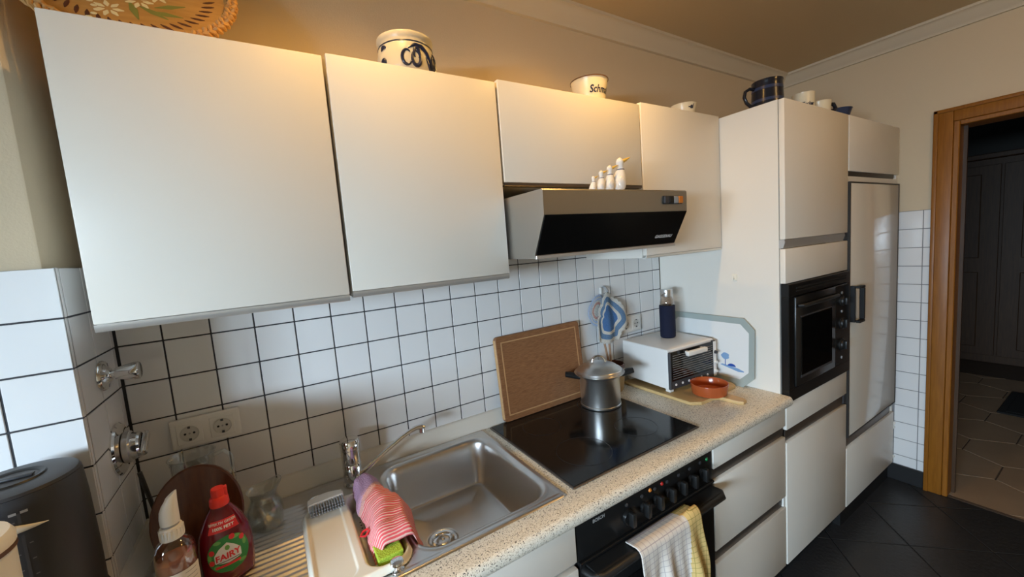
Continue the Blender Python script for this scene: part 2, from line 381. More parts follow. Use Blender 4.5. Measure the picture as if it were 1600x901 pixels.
# right wall with the doorway
DY0, DY1, DZ = -1.60, -0.775, 1.975
wr = struct(build('wall_right', MB().box(XR, XR+.14, DY1+.0, 0.006, -.06, ZC).box(XR, XR+.14, YB, DY0, -.06, ZC).box(XR, XR+.14, DY0, DY1, DZ, ZC), 'paint_wall', smooth=False))
build('grout', MB().box(XR-.0042, XR+.001, -0.704, -0.545, 0.095, 1.5535), 'grout_light', wr, smooth=False)
build('skirting', MB().box(XR-.012, XR, -0.704, -0.545, 0.0, 0.095, 0.002), 'skirting', wr)
tcache = {}
def tile(parent, ax, face, u0, u1, v0, v1, g=0.0018, th=0.006):
    if u1-u0 < 0.012 or v1-v0 < 0.012: g = 0.001
    w, h = round(u1-u0-2*g, 4), round(v1-v0-2*g, 4); key = (ax, w, h)
    if key in tcache:
        o = bpy.data.objects.new('tile', tcache[key]); COL.objects.link(o); o.parent = parent
    else:
        mb = MB()
        if ax == 'y': mb.box(-w/2, w/2, 0, th, -h/2, h/2, 0.0009)
        elif ax == 'x': mb.box(-th, 0, -w/2, w/2, -h/2, h/2, 0.0009)
        else: mb.box(0, th, -w/2, w/2, -h/2, h/2, 0.0009)
        o = build('tile', mb, 'tile_white', parent, world=False, smooth=False); tcache[key] = o.data
    j = random.uniform(-.0003, .0003)
    if ax == 'y': o.location = ((u0+u1)/2, face+j, (v0+v1)/2); o.rotation_euler = (random.uniform(-.003, .003), 0, random.uniform(-.003, .003))
    else: o.location = (face+j, (u0+u1)/2, (v0+v1)/2); o.rotation_euler = (0, random.uniform(-.003, .003), random.uniform(-.003, .003))
    return o
zl = [1.455-.1*k for k in range(0, 7)]
rows = [(1.455, 1.553)]+[(zl[k+1], zl[k]) for k in range(6)]
for k in range(21):
    u0, u1 = max(0.013, k*.1), min(2.0535, (k+1)*.1)
    for v0, v1 in rows: tile(wb, 'y', 0.0, u0, u1, v0, v1)
for v0, v1 in rows:
    for u0, u1 in ((-.238, -.228), (-.226, -.126), (-.126, -.026), (-.026, -.002)): tile(wp, 'x', 0.010, u0, u1, v0, v1)
    for k in range(5): tile(wp, 'y', -0.240, -.09-.1*k, (.01 if k == 0 else .01-.1*k), v0, v1)
zr = [1.553]+[1.455-.1*k for k in range(14)]+[.097]
for a, b in zip(zr, zr[1:]):
    for u0, u1 in ((-.675, -.575), (-.704, -.675)): tile(wr, '-x', XR-.006, u0, u1, b, a)
# cornice
cor = [(0.006, 2.412), (-.010, 2.412), (-.014, 2.424), (-.020, 2.427), (-.030, 2.446), (-.048, 2.460), (-.052, 2.466), (-.066, 2.468), (-.066, ZC), (0.006, ZC)]
struct(build('trim_1', MB().prism(cor, 'x', XL, XR), 'cornice', ang=50))
struct(build('trim_2', MB().prism([(XR+p[0]-.006, p[1]) for p in cor], 'y', YB, 0.004), 'cornice', ang=50))
# wall-end profiles round the worktop
struct(build('trim_3', MB().prism([(-.0002, .903), (-.009, .902), (-.013, .897), (-.022, .868), (-.029, .858), (-.030, .8505), (-.0002, .8505)], 'x', 0.034, 2.0545), 'trim_cream', ang=50))
struct(build('trim_4', MB().prism([(.0105, .903), (.017, .902), (.020, .897), (.028, .868), (.034, .858), (.035, .8505), (.0105, .8505)], 'y', -0.262, -0.0005), 'trim_cream', ang=50))
# door casing
dc = struct(build('door_1', MB().box(XR-.02, XR, DY1, DY1+.07, 0, DZ+.068, .004, 2).box(XR-.02, XR, DY0-.07, DY0, 0, DZ+.068, .004, 2).box(XR-.02, XR, DY0+.0005, DY1-.0005, DZ, DZ+.068, .004, 2), 'wood_frame'))
build('jamb', MB().box(XR-.016, XR+.155, DY1-.022, DY1-.0004, 0, DZ, .003).box(XR-.016, XR+.155, DY0+.0004, DY0+.022, 0, DZ, .003).box(XR-.016, XR+.155, DY0+.0225, DY1-.0225, DZ-.022, DZ-.0004, .003), 'wood_frame', dc)
build('moulding', MB().box(XR-.027, XR-.019, DY1+.052, DY1+.069, 0, DZ+.066, .003, 2).box(XR-.027, XR-.019, DY0-.069, DY1+.069, DZ+.050, DZ+.067, .003, 2), 'wood_frame', dc)
build('rebate', MB().box(XR+.06, XR+.075, DY1-.036, DY1-.022, 0, DZ-.022), 'wood_hall', dc, smooth=False)
# hallway behind the doorway
HX = 6.9
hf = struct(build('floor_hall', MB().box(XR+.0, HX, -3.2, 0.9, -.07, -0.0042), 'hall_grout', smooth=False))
R6 = 0.21; polys = []
for i in range(-3, 14):
    for j in range(-12, 8):
        cx = 3.2+i*R6*1.5; cy = j*R6*math.sqrt(3)+(R6*math.sqrt(3)/2 if i % 2 else 0)
        polys.append([(cx+(R6-.004)*math.cos(k*PI/3), cy+(R6-.004)*math.sin(k*PI/3)) for k in range(6)])
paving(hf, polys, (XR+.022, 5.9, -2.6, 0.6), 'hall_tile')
struct(build('threshold', MB().box(XR-.004, XR+.02, DY0+.023, DY1-.023, -.01, .001), 'hall_grout', smooth=False))
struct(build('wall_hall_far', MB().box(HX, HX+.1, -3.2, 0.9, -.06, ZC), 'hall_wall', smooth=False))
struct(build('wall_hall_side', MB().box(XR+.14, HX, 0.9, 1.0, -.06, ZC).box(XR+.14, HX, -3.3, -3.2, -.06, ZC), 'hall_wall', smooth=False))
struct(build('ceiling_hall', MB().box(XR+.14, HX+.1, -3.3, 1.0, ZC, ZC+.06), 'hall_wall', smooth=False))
wd = thing('wardrobe', 'dark wooden panelled wardrobe standing in the unlit hallway', 'wardrobe', (6.6, -.9, 0))
build('body', MB().box(6.42, 6.88, -2.2, 0.3, 0.0, 2.02, .004), 'wood_hall', wd)
for k in range(3):
    y0 = -2.16+k*.82
    d = build('door', MB().box(6.398, 6.418, y0, y0+.80, .08, 1.96, .003), 'wood_hall', wd)
    for z0, z1 in ((.16, .92), (1.06, 1.88)):
        build('panel', MB().box(6.388, 6.400, y0+.12, y0+.68, z0, z1, .006), 'wood_hall', d)
build('cornice', MB().box(6.37, 6.88, -2.23, .33, 2.021, 2.07, .006), 'wood_hall', wd)
tag(build('doormat', MB().box(4.9, 5.5, -1.45, -.75, .0005, .014, .005).box(4.94, 5.46, -1.41, -.79, .012, .017, .002), 'mat_dark', loc=(5.2, -1.1, 0)), 'dark rectangular doormat on the hallway floor tiles', 'mat')

# ------------------------------------------------------------------ wall cabinets
def rail(x0, x1, y, z, h, d=0.02):
    "a metal grip profile: a rounded lip under the door"
    return MB().prism([(y, z), (y-.000, z-.002), (y+.001, z-h*.75), (y+.004, z-h), (y+d, z-h), (y+d, z-h+.003), (y+.006, z-h+.004), (y+.004, z-.002), (y+.004, z)], 'x', x0, x1)
YU = -0.333
def wall_cab(x0, x1, z0, z1, label, rl, rh=0.014, rmat='alu'):
    t = thing('wall_cabinet', label, 'cabinet', ((x0+x1)/2, YU/2, z0), 0, 'white wall cabinets')
    build('body', MB().box(x0+.002, x1-.002, YU+.021, -0.0015 if z0 < 1.5 else .004, z0+.002, z1-.001, .001), 'carcass', t)
    build('door', MB().box(x0+.003, x1-.003, YU, YU+.019, z0+rh+.001, z1, .0022, 2), 'laminate', t)
    build('grip_rail', rail(x0+.003, x1-.003, YU+.0015, z0+rh, rh), rmat, t)
    return t
wall_cab(0.069, 0.513, 1.427, 1.983, 'white wall cabinet at the end by the tiled pillar, wicker tray on top', 1)
wall_cab(0.515, 0.960, 1.433, 1.990, 'white wall cabinet beside the extractor hood, blue-patterned stoneware crock on top', 1)
t3 = wall_cab(0.962, 1.556, 1.702, 1.999, 'short white wall cabinet directly above the extractor hood', 1, 0.010, 'bronze_rail')
wall_cab(1.558, 2.0535, 1.443, 2.008, 'white wall cabinet against the side of the tall oven cabinet', 1, 0.010, 'trim_cream')

# ------------------------------------------------------------------ extractor hood
hd = thing('extractor_hood', 'steel extractor hood with slanted black glass front above the hob', 'hood', (1.26, -.25, 1.49))
HX0, HX1 = 0.966, 1.554
body = [(0.0, 1.49), (-.452, 1.49), (-.456, 1.496), (-.509, 1.600), (-.510, 1.662), (-.506, 1.666), (0.0, 1.668)]
build('casing', MB().prism([(-.0015 if abs(y) < 1e-6 else y, z) for y, z in body], 'x', HX0, HX1), 'steel_brushed', hd, ang=25)
dirv = Vector((0, -.509+.456, 1.600-1.496)).normalized(); nrm = Vector((0, -dirv.z, dirv.y))
def hp(x, s, off):   # a point on the slanted front: s metres up from its lower edge
    b = Vector((x, -.456, 1.496))+dirv*s+nrm*off
    return b
g = MB(); c = [hp(HX0+.004, .002, .002), hp(HX1-.002, .002, .002), hp(HX1-.002, .116, .002), hp(HX0+.004, .116, .002)]
c2 = [p-nrm*.004 for p in c]; A = [g.bm.verts.new(p) for p in c]; Bq = [g.bm.verts.new(p) for p in c2]
g.bm.faces.new(A); g.bm.faces.new(Bq[::-1])
for i in range(4): g.bm.faces.new((A[i], Bq[i], Bq[(i+1) % 4], A[(i+1) % 4]))
gl = build('glass_front', g, 'hood_glass', hd, smooth=False)
build('lettering', textmb('GAGGENAU', .0145, lambda x, y: hp(1.478+x*1.05, .030+y, .0026), shear=.25, bold=.0004), 'white_print', gl, smooth=False, fix=False)
build('lower_lip', MB().box(HX0+.001, HX1-.001, -.462, -.452, 1.486, 1.4955, .001), 'alu', hd)
sw = build('switch_plate', MB().box(1.432, 1.528, -.5125, -.5095, 1.622, 1.648, .001), 'black_plastic', hd)
for k, mm in enumerate(('dark_grey', 'black_plastic', 'grey_print', 'orange_lamp')):
    build('switch', MB().box(1.434+.0232*k, 1.4555+.0232*k, -.518, -.512, 1.624, 1.646, .0015), mm, sw)
build('filter', MB().box(HX0+.03, HX1-.03, -.42, -.05, 1.487, 1.4905), 'alu', hd)

# ------------------------------------------------------------------ tall units
YT = -0.580
to = thing('tall_oven_cabinet', 'tall white cabinet housing the built-in black oven', 'cabinet', (2.35, -.28, 0))
TX0, TX1 = 2.055, 2.647
build('side_panel', MB().box(TX0, TX0+.018, -.558, -.0015, .10, 2.0, .001), 'carcass', to)
build('side_panel', MB().box(TX1-.018, TX1, -.558, -.0015, .10, 2.0, .001), 'carcass', to)
build('top_panel', MB().box(TX0+.0185, TX1-.0185, -.558, -.0015, 1.98, 1.9995, .001), 'carcass', to)
build('inner_back', MB().box(TX0+.0185, TX1-.0185, -.50, -.0015, .10, 1.979), 'black_recess', to, smooth=False)
build('upper_door', MB().box(TX0+.002, TX1-.003, YT, YT+.02, 1.473, 1.999, .0022, 2), 'laminate', to)
build('grip_rail', MB().prism([(YT+.003, 1.4722), (YT+.001, 1.462), (YT+.008, 1.4385), (YT+.05, 1.4375), (YT+.05, 1.4722)], 'x', TX0+.002, TX1-.03), 'alu', to)
build('panel', MB().box(TX0+.002, TX1-.003, YT, YT+.02, 1.300, 1.436, .0022, 2), 'laminate', to)
build('panel', MB().box(TX0+.002, TX1-.003, YT, YT+.02, .702, .816, .0022, 2), 'laminate', to)
build('grip_rail', rail(TX0+.002, TX1-.003, YT+.006, .701, .05, .05), 'bronze_rail', to)
build('rail_end_cap', MB().box(TX1-.028, TX1-.004, YT+.003, YT+.03, .655, .699, .002), 'dark_grey', to)
build('rail_end_cap', MB().box(TX1-.024, TX1-.004, YT+.003, YT+.03, 1.441, 1.470, .002), 'dark_grey', to)
build('lower_door', MB().box(TX0+.002, TX1-.003, YT, YT+.02, .112, .648, .0022, 2), 'laminate', to)
build('plinth', MB().box(TX0+.002, TX1, -.525, -.505, 0.0, .099), 'black_recess', to, smooth=False)
# built-in oven
ov = thing('built_in_oven', 'black built-in oven with window door in the tall cabinet', 'oven', (2.35, -.3, .82))
OX0, OX1, OZ0, OZ1 = TX0+.005, TX1-.004, .8195, 1.2975
build('front_frame', MB().box(OX0, OX1, -.590, -.5605, OZ0, OZ0+.052, .002).box(OX0, OX1, -.590, -.5605, OZ1-.052, OZ1, .002).box(OX0, OX0+.045, -.589, -.5605, OZ0+.05, OZ1-.05, .002).box(OX1-.03, OX1, -.589, -.5605, OZ0+.05, OZ1-.05, .002), 'black_enamel', ov)
build('body', MB().box(OX0+.03, OX1-.03, -.5603, -.501, OZ0+.02, OZ1-.02), 'black_recess', ov, smooth=False)
dr = build('door', MB().box(2.108, 2.478, -.594, -.561, .873, 1.242, .004, 2), 'black_enamel', ov)
build('window', MB().box(2.150, 2.436, -.5965, -.5938, .915, 1.155, .001), 'black_glass', dr)
for z0, z1 in ((.905, .9145), (1.1555, 1.161)): build('window_rim', MB().box(2.146, 2.440, -.596, -.594, z0, z1), 'dark_grey', dr, smooth=False)
build('handle', MB().tube([(2.125, -.595, 1.205), (2.132, -.610, 1.207), (2.145, -.616, 1.208), (2.44, -.616, 1.208), (2.455, -.610, 1.207), (2.465, -.595, 1.205)], .0075, 10), 'black_plastic', dr)
cp = build('control_panel', MB().box(2.484, 2.610, -.592, -.561, .873, 1.242, .003), 'black_enamel', ov)
for z, r in ((1.168, .02), (1.065, .024), (.965, .024)):
    kb = build('knob', MB().lathe([(0, 0), (r+.005, 0), (r+.005, -.004), (r, -.006), (r*.9, -.012), (0, -.012)], (2.547, -.592, z), 24, 'y'), 'black_plastic', cp)
    build('knob_grip', MB().box(2.547-.006, 2.547+.006, -.614, -.603, z-r*.8, z+r*.8, .003, 2), 'black_plastic', kb)
for z in (1.205, 1.12, .905):
    build('marker', MB().lathe([(0, 0), (.006, 0), (.006, -.003), (0, -.003)], (2.547, -.592, z), 14, 'y'), 'grey_print', cp)
build('vent_slot', MB().box(2.12, 2.60, -.5915, -.589, 1.262, 1.268).box(2.12, 2.60, -.5915, -.589, 1.274, 1.280), 'black_recess', ov, smooth=False)
# fridge unit
fr = thing('tall_fridge_cabinet', 'tall white built-in fridge cabinet with black pull handle beside the doorway', 'cabinet', (2.98, -.28, 0))
FX0, FX1 = 2.650, 3.312
build('body', MB().box(FX0, FX1, -.556, -.0015, .10, 1.9995, .001), 'carcass', fr)
build('side_panel', MB().box(FX1+.0005, 3.331, -.568, -.0015, .098, 1.999, .001), 'carcass', fr)
build('upper_door', MB().box(FX0+.003, FX1-.002, YT, YT+.02, 1.752, 1.999, .0022, 2), 'laminate', fr)
build('grip_rail', rail(FX0+.003, FX1-.06, YT+.004, 1.7515, .022, .02), 'dark_rail', fr)
build('rail_cover', MB().box(FX0+.003, FX1-.002, YT+.006, YT+.022, 1.706, 1.730, .001), 'carcass', fr)
fd = build('fridge_door', MB().box(FX0+.012, FX1-.010, YT-.004, YT+.0225, .480, 1.698, .0022, 2), 'laminate_gloss', fr)
build('edge_frame', MB().box(FX0+.003, FX0+.0115, YT-.006, YT+.02, .474, 1.704, .001).box(FX1-.0095, FX1-.003, YT-.006, YT+.02, .474, 1.704, .001).box(FX0+.012, FX1-.010, YT-.006, YT+.02, .474, .4795).box(FX0+.012, FX1-.010, YT-.006, YT+.02, 1.6985, 1.704), 'dark_rail', fd)
hh = MB().box(2.663, 2.672, -.604, -.584, 1.048, 1.222, .002).box(2.664, 2.722, -.624, -.604, 1.048, 1.060, .002).box(2.664, 2.722, -.624, -.604, 1.210, 1.222, .002).box(2.710, 2.722, -.624, -.604, 1.0605, 1.2095, .002)
build('handle', hh, 'black_plastic', fd)
build('lower_panel', MB().box(FX0+.003, FX1-.002, YT, YT+.02, .112, .418, .0022, 2), 'laminate', fr)
build('grip_rail', rail(FX0+.003, FX1-.05, YT+.006, .466, .046, .0225), 'bronze_rail', fr)
build('plinth', MB().box(FX0, FX1, -.5565, -.505, 0.0, .0985), 'black_recess', fr, smooth=False)
for k, (z0, z1) in enumerate(((1.14, 1.21), (.30, .36), (.12, .155))):
    build('sealing_strip', MB().tube([(3.322, -.570, z0), (3.327, -.577, z0+.02), (3.320, -.575, (z0+z1)/2), (3.327, -.578, z1-.015), (3.322, -.570, z1)], [.003, .007, .005, .007, .003], 8), 'trim_cream', fr)
tag(build('hook', MB().box(2.0505, 2.0548, -.395, -.373, 1.307, 1.335, .0015).tube([(2.052, -.384, 1.318), (2.046, -.384, 1.313), (2.042, -.384, 1.318), (2.042, -.384, 1.326)], .0025, 8), 'plastic_cream', loc=(2.0548, -.384, 1.32)), 'small cream adhesive hook on the side of the tall cabinet', 'hook')

# ------------------------------------------------------------------ worktop and base units
ZW = 0.85
BX0, BX1, BY0, BY1 = 0.565, 0.945, -0.505, -0.070        # basin cut-out
xs = [XL+.002, 0.012, 0.046, 0.954, 2.0535]; ys = [-.580, -.523, -.245, -.043, -.0005]
def slab(xs, ys, z0, z1, skip):
    mb = MB(); V = {}
    def v(i, j, k):
        if (i, j, k) not in V: V[(i, j, k)] = mb.bm.verts.new((xs[i], ys[j], (z0, z1)[k]))
        return V[(i, j, k)]
    cells = set((i, j) for i in range(len(xs)-1) for j in range(len(ys)-1))-set(skip)
    for i, j in cells:
        mb.bm.faces.new((v(i, j, 1), v(i+1, j, 1), v(i+1, j+1, 1), v(i, j+1, 1)))
        mb.bm.faces.new((v(i, j, 0), v(i, j+1, 0), v(i+1, j+1, 0), v(i+1, j, 0)))
        for di, dj, a, b in ((-1, 0, (i, j), (i, j+1)), (1, 0, (i+1, j), (i+1, j+1)), (0, -1, (i, j), (i+1, j)), (0, 1, (i, j+1), (i+1, j+1))):
            if (i+di, j+dj) not in cells: mb.bm.faces.new((v(*a, 0), v(*b, 0), v(*b, 1), v(*a, 1)))
    return mb
wk = slab(xs, ys, ZW-.04, ZW, {(2, 1), (2, 2), (0, 2), (0, 3)})
nose = [(-.580, ZW-.04)]+[(-.590-.015*math.sin(a), ZW-.02-.020*math.cos(a)) for a in [PI*k/8 for k in range(9)]]+[(-.580, ZW)]
wk.prism(nose, 'x', XL+.002, 2.0535)
wt = tag(build('worktop', wk, 'worktop_speckle', loc=(0.65, -.3, ZW-.04), ang=50), 'long beige speckled laminate worktop with rounded front edge', 'worktop')
# ledge under the kettle in front of the pillar
struct(build('trim_5', MB().box(XL+.002, -0.004, -.60, -.2425, ZW+.001, .945, .004, 2), 'trim_cream'))
# sink base unit
YBF = -0.578
def base_body(t, x0, x1):
    build('body', MB().box(x0+.001, x1-.001, YBF+.021, -.02, .10, .64, .001), 'carcass', t)
    build('plinth', MB().box(x0+.001, x1-.001, -.525, -.505, 0, .0995), 'black_recess', t, smooth=False)
sb = thing('sink_base_cabinet', 'white base cabinet under the sink beside the black stove', 'cabinet', (.65, -.3, 0))
base_body(sb, .353, .948)
build('front_panel', MB().box(.356, .945, YBF, YBF+.019, .695, .806, .002, 2), 'laminate', sb)
build('door', MB().box(.356, .945, YBF-.004, YBF+.019, .112, .680, .003, 2), 'laminate', sb)
build('grip_rail', rail(.356, .945, YBF+.008, .694, .013, .0125), 'alu', sb)
# drawer unit
du = thing('drawer_base_cabinet', 'white three-drawer base cabinet between the stove and the tall oven cabinet', 'cabinet', (1.80, -.3, 0))
base_body(du, 1.552, 2.052)
build('rail_back', MB().box(1.555, 2.05, -.556, -.53, .641, .806), 'dark_rail', du, smooth=False)
for a, b in ((.722, .8085), (.420, .676), (.112, .372)):
    build('drawer', MB().box(1.555, 2.0495, YBF, YBF+.02, a, b, .0022, 2), 'laminate', du)
for z, h in ((.7212, .044), (.4192, .046)):
    build('grip_rail', rail(1.555, 2.0495, YBF+.008, z, h, .0125), 'bronze_rail', du)
build('rail_end_cap', MB().box(2.036, 2.049, YBF+.003, YBF+.018, .376, .416, .002), 'plastic_white', du)
# ------------------------------------------------------------------ stove below the hob
st = thing('stove', 'black built-in stove with knob panel and bar handle under the hob', 'stove', (1.25, -.3, 0))
SX0, SX1 = .951, 1.549
build('body', MB().box(SX0+.004, SX1-.004, -.556, -.02, .10, .80), 'black_recess', st, smooth=False)
build('plinth', MB().box(SX0+.002, SX1-.002, -.525, -.505, 0, .0995), 'black_recess', st, smooth=False)
pn = build('control_panel', MB().box(SX0, SX1, -.576, -.5565, .690, .808, .0025, 2), 'black_enamel', st)
build('ledge', MB().box(SX0, SX1, -.584, -.5565, .681, .6895, .002), 'black_enamel', st)
od = build('oven_door', MB().box(SX0+.001, SX1-.001, -.580, -.5565, .125, .679, .004, 2), 'black_enamel', st)
build('window', MB().box(SX0+.07, SX1-.07, -.5825, -.5798, .21, .56, .001), 'black_glass', od)
hb = [(SX0+.016, -.580, .664), (SX0+.018, -.612, .668), (SX0+.036, -.630, .670), (SX1-.036, -.630, .670), (SX1-.018, -.612, .668), (SX1-.016, -.580, .664)]
build('handle', MB().tube(hb, .0135, 12, flat=.75), 'black_plastic', od)
build('handle_shelf', MB().box(SX0+.02, SX1-.02, -.6265, -.5805, .672, .6785, .002), 'black_plastic', od)
build('lettering', textmb('BOSCH', .0135, lambda x, y: (1.029+x, -.5765, .7795+y), bold=.0004), 'grey_print', pn, smooth=False, fix=False)
for k, x in enumerate((1.140, 1.204, 1.261, 1.318, 1.374, 1.430, 1.486)):
    r = .023 if k == 0 else .016; z = .7365
    kb = build('knob', MB().lathe([(0, 0), (r, 0), (r, -.005), (r*.92, -.009), (0, -.009)], (x, -.5765, z), 28, 'y'), 'black_enamel' if k == 0 else 'black_plastic', pn)
    build('knob_grip', MB().box(x-.0075, x+.0075, -.603, -.585, z-.021, z+.021, .003, 2), 'black_plastic', kb)
    build('marker', MB().lathe([(0, 0), (.0055, 0), (.0055, -.0012), (0, -.0012)], (x-.004, -.5762, z+.036), 16, 'y'), 'dark_grey', pn)
for x, z, mm, nm in ((1.236, .777, 'orange_lamp', 'orange indicator lamp'), (1.290, .776, 'red_lamp', 'red indicator lamp'), (1.519, .772, 'green_lamp', 'green indicator lamp')):
    o = build('indicator_lamp', MB().lathe([(0, -.004), (.0035, -.0036), (.0058, -.001), (.0062, 0), (0, 0)], (x, -.5762, z), 18, 'y'), mm, pn); o['label'] = nm
# hob
hob = thing('ceramic_hob', 'black glass ceramic hob with thin bronze frame set in the worktop', 'hob', (1.275, -.283, ZW))
HB = (.990, 1.560, -.526, -.040)
build('frame', MB().box(HB[0], HB[1], HB[2], HB[3], ZW+.0004, ZW+.005, .0015), 'bronze_rail', hob)
gl = build('glass', MB().box(HB[0]+.006, HB[1]-.006, HB[2]+.006, HB[3]-.006, ZW+.003, ZW+.0066, .0008), 'hob_glass', hob)
for x, y, r in ((1.145, -.395, .09), (1.40, -.385, .075), (1.145, -.165, .072), (1.445, -.155, .09)):
    build('cooking_zone', MB().lathe([(r, 0), (r, .0003), (r-.0022, .0003), (r-.0022, 0), (r, 0)], (x, y, ZW+.0067), 48), 'hob_ring', gl)
# ------------------------------------------------------------------ steel sink
SK = (.037, .963, -.532, -.034)
def sdr(x, y, cx, cy, hx, hy, r):
    qx, qy = abs(x-cx)-hx+r, abs(y-cy)-hy+r
    return math.hypot(max(qx, 0), max(qy, 0))+min(max(qx, qy), 0)-r
def sstep(a, b, t):
    t = max(0, min(1, (t-a)/(b-a))); return t*t*(3-2*t)
def sinkz(x, y):
    d0 = -sdr(x, y, (SK[0]+SK[1])/2, (SK[2]+SK[3])/2, (SK[1]-SK[0])/2, (SK[3]-SK[2])/2, .015)
    z = .0035*sstep(0, .004, d0)-.0015*sstep(.012, .02, d0)
    d = -sdr(x, y, (BX0+BX1)/2, (BY0+BY1)/2, (BX1-BX0)/2-.004, (BY1-BY0)/2-.004, .065)
    z += .0012*sstep(-.014, -.006, d)*(1-sstep(-.006, 0.002, d))
    z -= .006*sstep(-.003, .010, d)+.138*sstep(.006, .042, d)+.010*sstep(.04, .12, d)
    dd = math.hypot(x-.690, y+.285)
    z -= .008*(1-sstep(.036, .044, dd))
    # drainer with ridges
    e = -sdr(x, y, .205, -.285, .160, .190, .03)
    if e > 0:
        k = sstep(0, .012, e); z -= .0045*k
        z += .0048*k*(0.5+0.5*math.cos((y+.285)*2*PI/.0185))**1.5
    e = -sdr(x, y, .468, -.315, .072, .150, .04)
    z -= .055*sstep(0, .03, e)
    return z
mb = MB(); NX, NY = 330, 200
gv = [[None]*(NY+1) for _ in range(NX+1)]
for i in range(NX+1):
    x = SK[0]+(SK[1]-SK[0])*i/NX
    for j in range(NY+1):
        y = SK[2]+(SK[3]-SK[2])*j/NY
        gv[i][j] = mb.bm.verts.new((x, y, ZW+.0008+sinkz(x, y)))
for i in range(NX):
    for j in range(NY): mb.bm.faces.new((gv[i][j], gv[i+1][j], gv[i+1][j+1], gv[i][j+1]))
sk = thing('sink', 'stainless steel sink with ridged drainer and deep rectangular basin', 'sink', (.5, -.28, ZW))
build('basin_and_drainer', mb, 'steel', sk, ang=180)
dn = build('drain', MB().lathe([(.041, .0016), (.040, .0030), (.033, .0022), (.030, -.001), (.022, -.003), (.0, -.003)], (.690, -.285, ZW-.163+.0086), 36), 'chrome', sk)
build('drain_plug', MB().lathe([(.020, 0), (.020, .004), (.017, .006), (.005, .007), (.004, .012), (0, .013)], (.690, -.285, ZW-.163+.006), 28), 'steel', dn)
kn = build('drain_knob', MB().lathe([(0, .0), (.015, .0), (.014, .003), (.008, .005), (.007, .012), (.012, .014), (.0145, .018), (.013, .022), (.006, .0235), (0, .0236)], (.512, -.508, ZW+.0035), 28), 'chrome', sk)
build('overflow_ring', MB().lathe([(.024, 0), (.024, .004), (.020, .006), (.016, .003), (.0, .002)], (.392, -.118, ZW+.0030), 28), 'chrome', sk)
# tap
fx, fy = .497, -.088
fc = thing('kitchen_tap', 'chrome mixer tap with long swivel spout behind the sink', 'tap', (fx, fy, ZW+.003))
build('base', MB().lathe([(0, 0), (.032, 0), (.032, .004), (.0295, .008), (.0280, .012), (0, .012)], (fx, fy, ZW+.003), 32), 'chrome', fc)
build('body', MB().lathe([(0, .0), (.0275, .0), (.0272, .052), (.0262, .054), (.0270, .056), (.0272, .098), (0, .098)], (fx, fy, ZW+.0148), 32), 'chrome', fc)
build('lever', MB().lathe([(0, .0), (.0276, .0), (.0282, .006), (.0282, .022), (.0255, .028), (.008, .030), (0, .030)], (fx, fy, ZW+.1135), 32), 'chrome', fc)
build('swivel_collar', MB().tube([(fx+.006, fy-.022, ZW+.010), (fx+.008, fy-.027, ZW+.020), (fx+.010, fy-.026, ZW+.036)], [.014, .0125, .009], 14), 'chrome', fc)
sp = [(fx+.018, fy-.018, ZW+.030), (fx+.045, fy-.022, ZW+.049), (fx+.10, fy-.024, ZW+.082), (fx+.15, fy-.025, ZW+.108), (fx+.178, fy-.026, ZW+.120), (fx+.198, fy-.026, ZW+.1245), (fx+.213, fy-.027, ZW+.124), (fx+.222, fy-.027, ZW+.119)]
so = build('spout', MB().tube(sp, [.0085, .0075, .007, .007, .0072, .0078, .0085, .0088], 14), 'chrome', fc)
build('aerator', MB().tube([(fx+.214, fy-.027, ZW+.121), (fx+.213, fy-.027, ZW+.105)], .0085, 14), 'chrome', so)
# ------------------------------------------------------------------ white drainer insert with brush, cloth and sponge
TZ = ZW+.006
tr = thing('drainer_insert', 'white plastic draining tray with bowl set over the sink drainer', 'tray', (.46, -.33, TZ))
def rrect(cx, cy, hx, hy, r, n=6, rot=0):
    pts = []
    for sx, sy, a0 in ((1, 1, 0), (-1, 1, PI/2), (-1, -1, PI), (1, -1, 1.5*PI)):
        for k in range(n+1):
            a = a0+PI/2*k/n; pts.append((cx+sx*(hx-r)+r*math.cos(a), cy+sy*(hy-r)+r*math.sin(a)))
    return pts
def prism_b(pts, z0, z1, b):
    cx = sum(p[0] for p in pts)/len(pts); cy = sum(p[1] for p in pts)/len(pts)
    mx = max(abs(p[0]-cx) for p in pts)
    k = 1-b/mx; rings = []
    mb = MB()
    for z, s in ((z0, k), (z0+b, 1), (z1-b, 1), (z1, k)): rings.append([mb.bm.verts.new((cx+(p[0]-cx)*s, cy+(p[1]-cy)*s, z)) for p in pts])
    n = len(pts); mb.bm.faces.new(rings[0][::-1]); mb.bm.faces.new(rings[-1])
    for A, Bq in zip(rings, rings[1:]):
        for i in range(n): mb.bm.faces.new((A[i], A[(i+1) % n], Bq[(i+1) % n], Bq[i]))
    return mb
# the tray: a shallow moulded rim, a flat board on the left, a bowl on the right
def trayz(x, y):
    d = -sdr(x, y, .452, -.335, .102, .172, .045)
    z = .012*sstep(0, .006, d)
    b = -sdr(x, y, .503, -.335, .047, .162, .04)
    z -= .040*sstep(0, .014, b)
    e = -sdr(x, y, .400, -.335, .042, .158, .03)
    z -= .0025*sstep(0, .005, e)
    return d, z
mb = MB(); NX, NY = 100, 160; gv = {}
for i in range(NX+1):
    for j in range(NY+1):
        x = .348+.208*i/NX; y = -.509+.348*j/NY; d, z = trayz(x, y)
        if d > -.004: gv[(i, j)] = mb.bm.verts.new((x, y, TZ+z))
for i in range(NX):
    for j in range(NY):
        q = [(i, j), (i+1, j), (i+1, j+1), (i, j+1)]
        if all(k in gv for k in q): mb.bm.faces.new([gv[k] for k in q])
build('tray_body', mb, 'plastic_cream', tr, ang=180, thick=.0016)
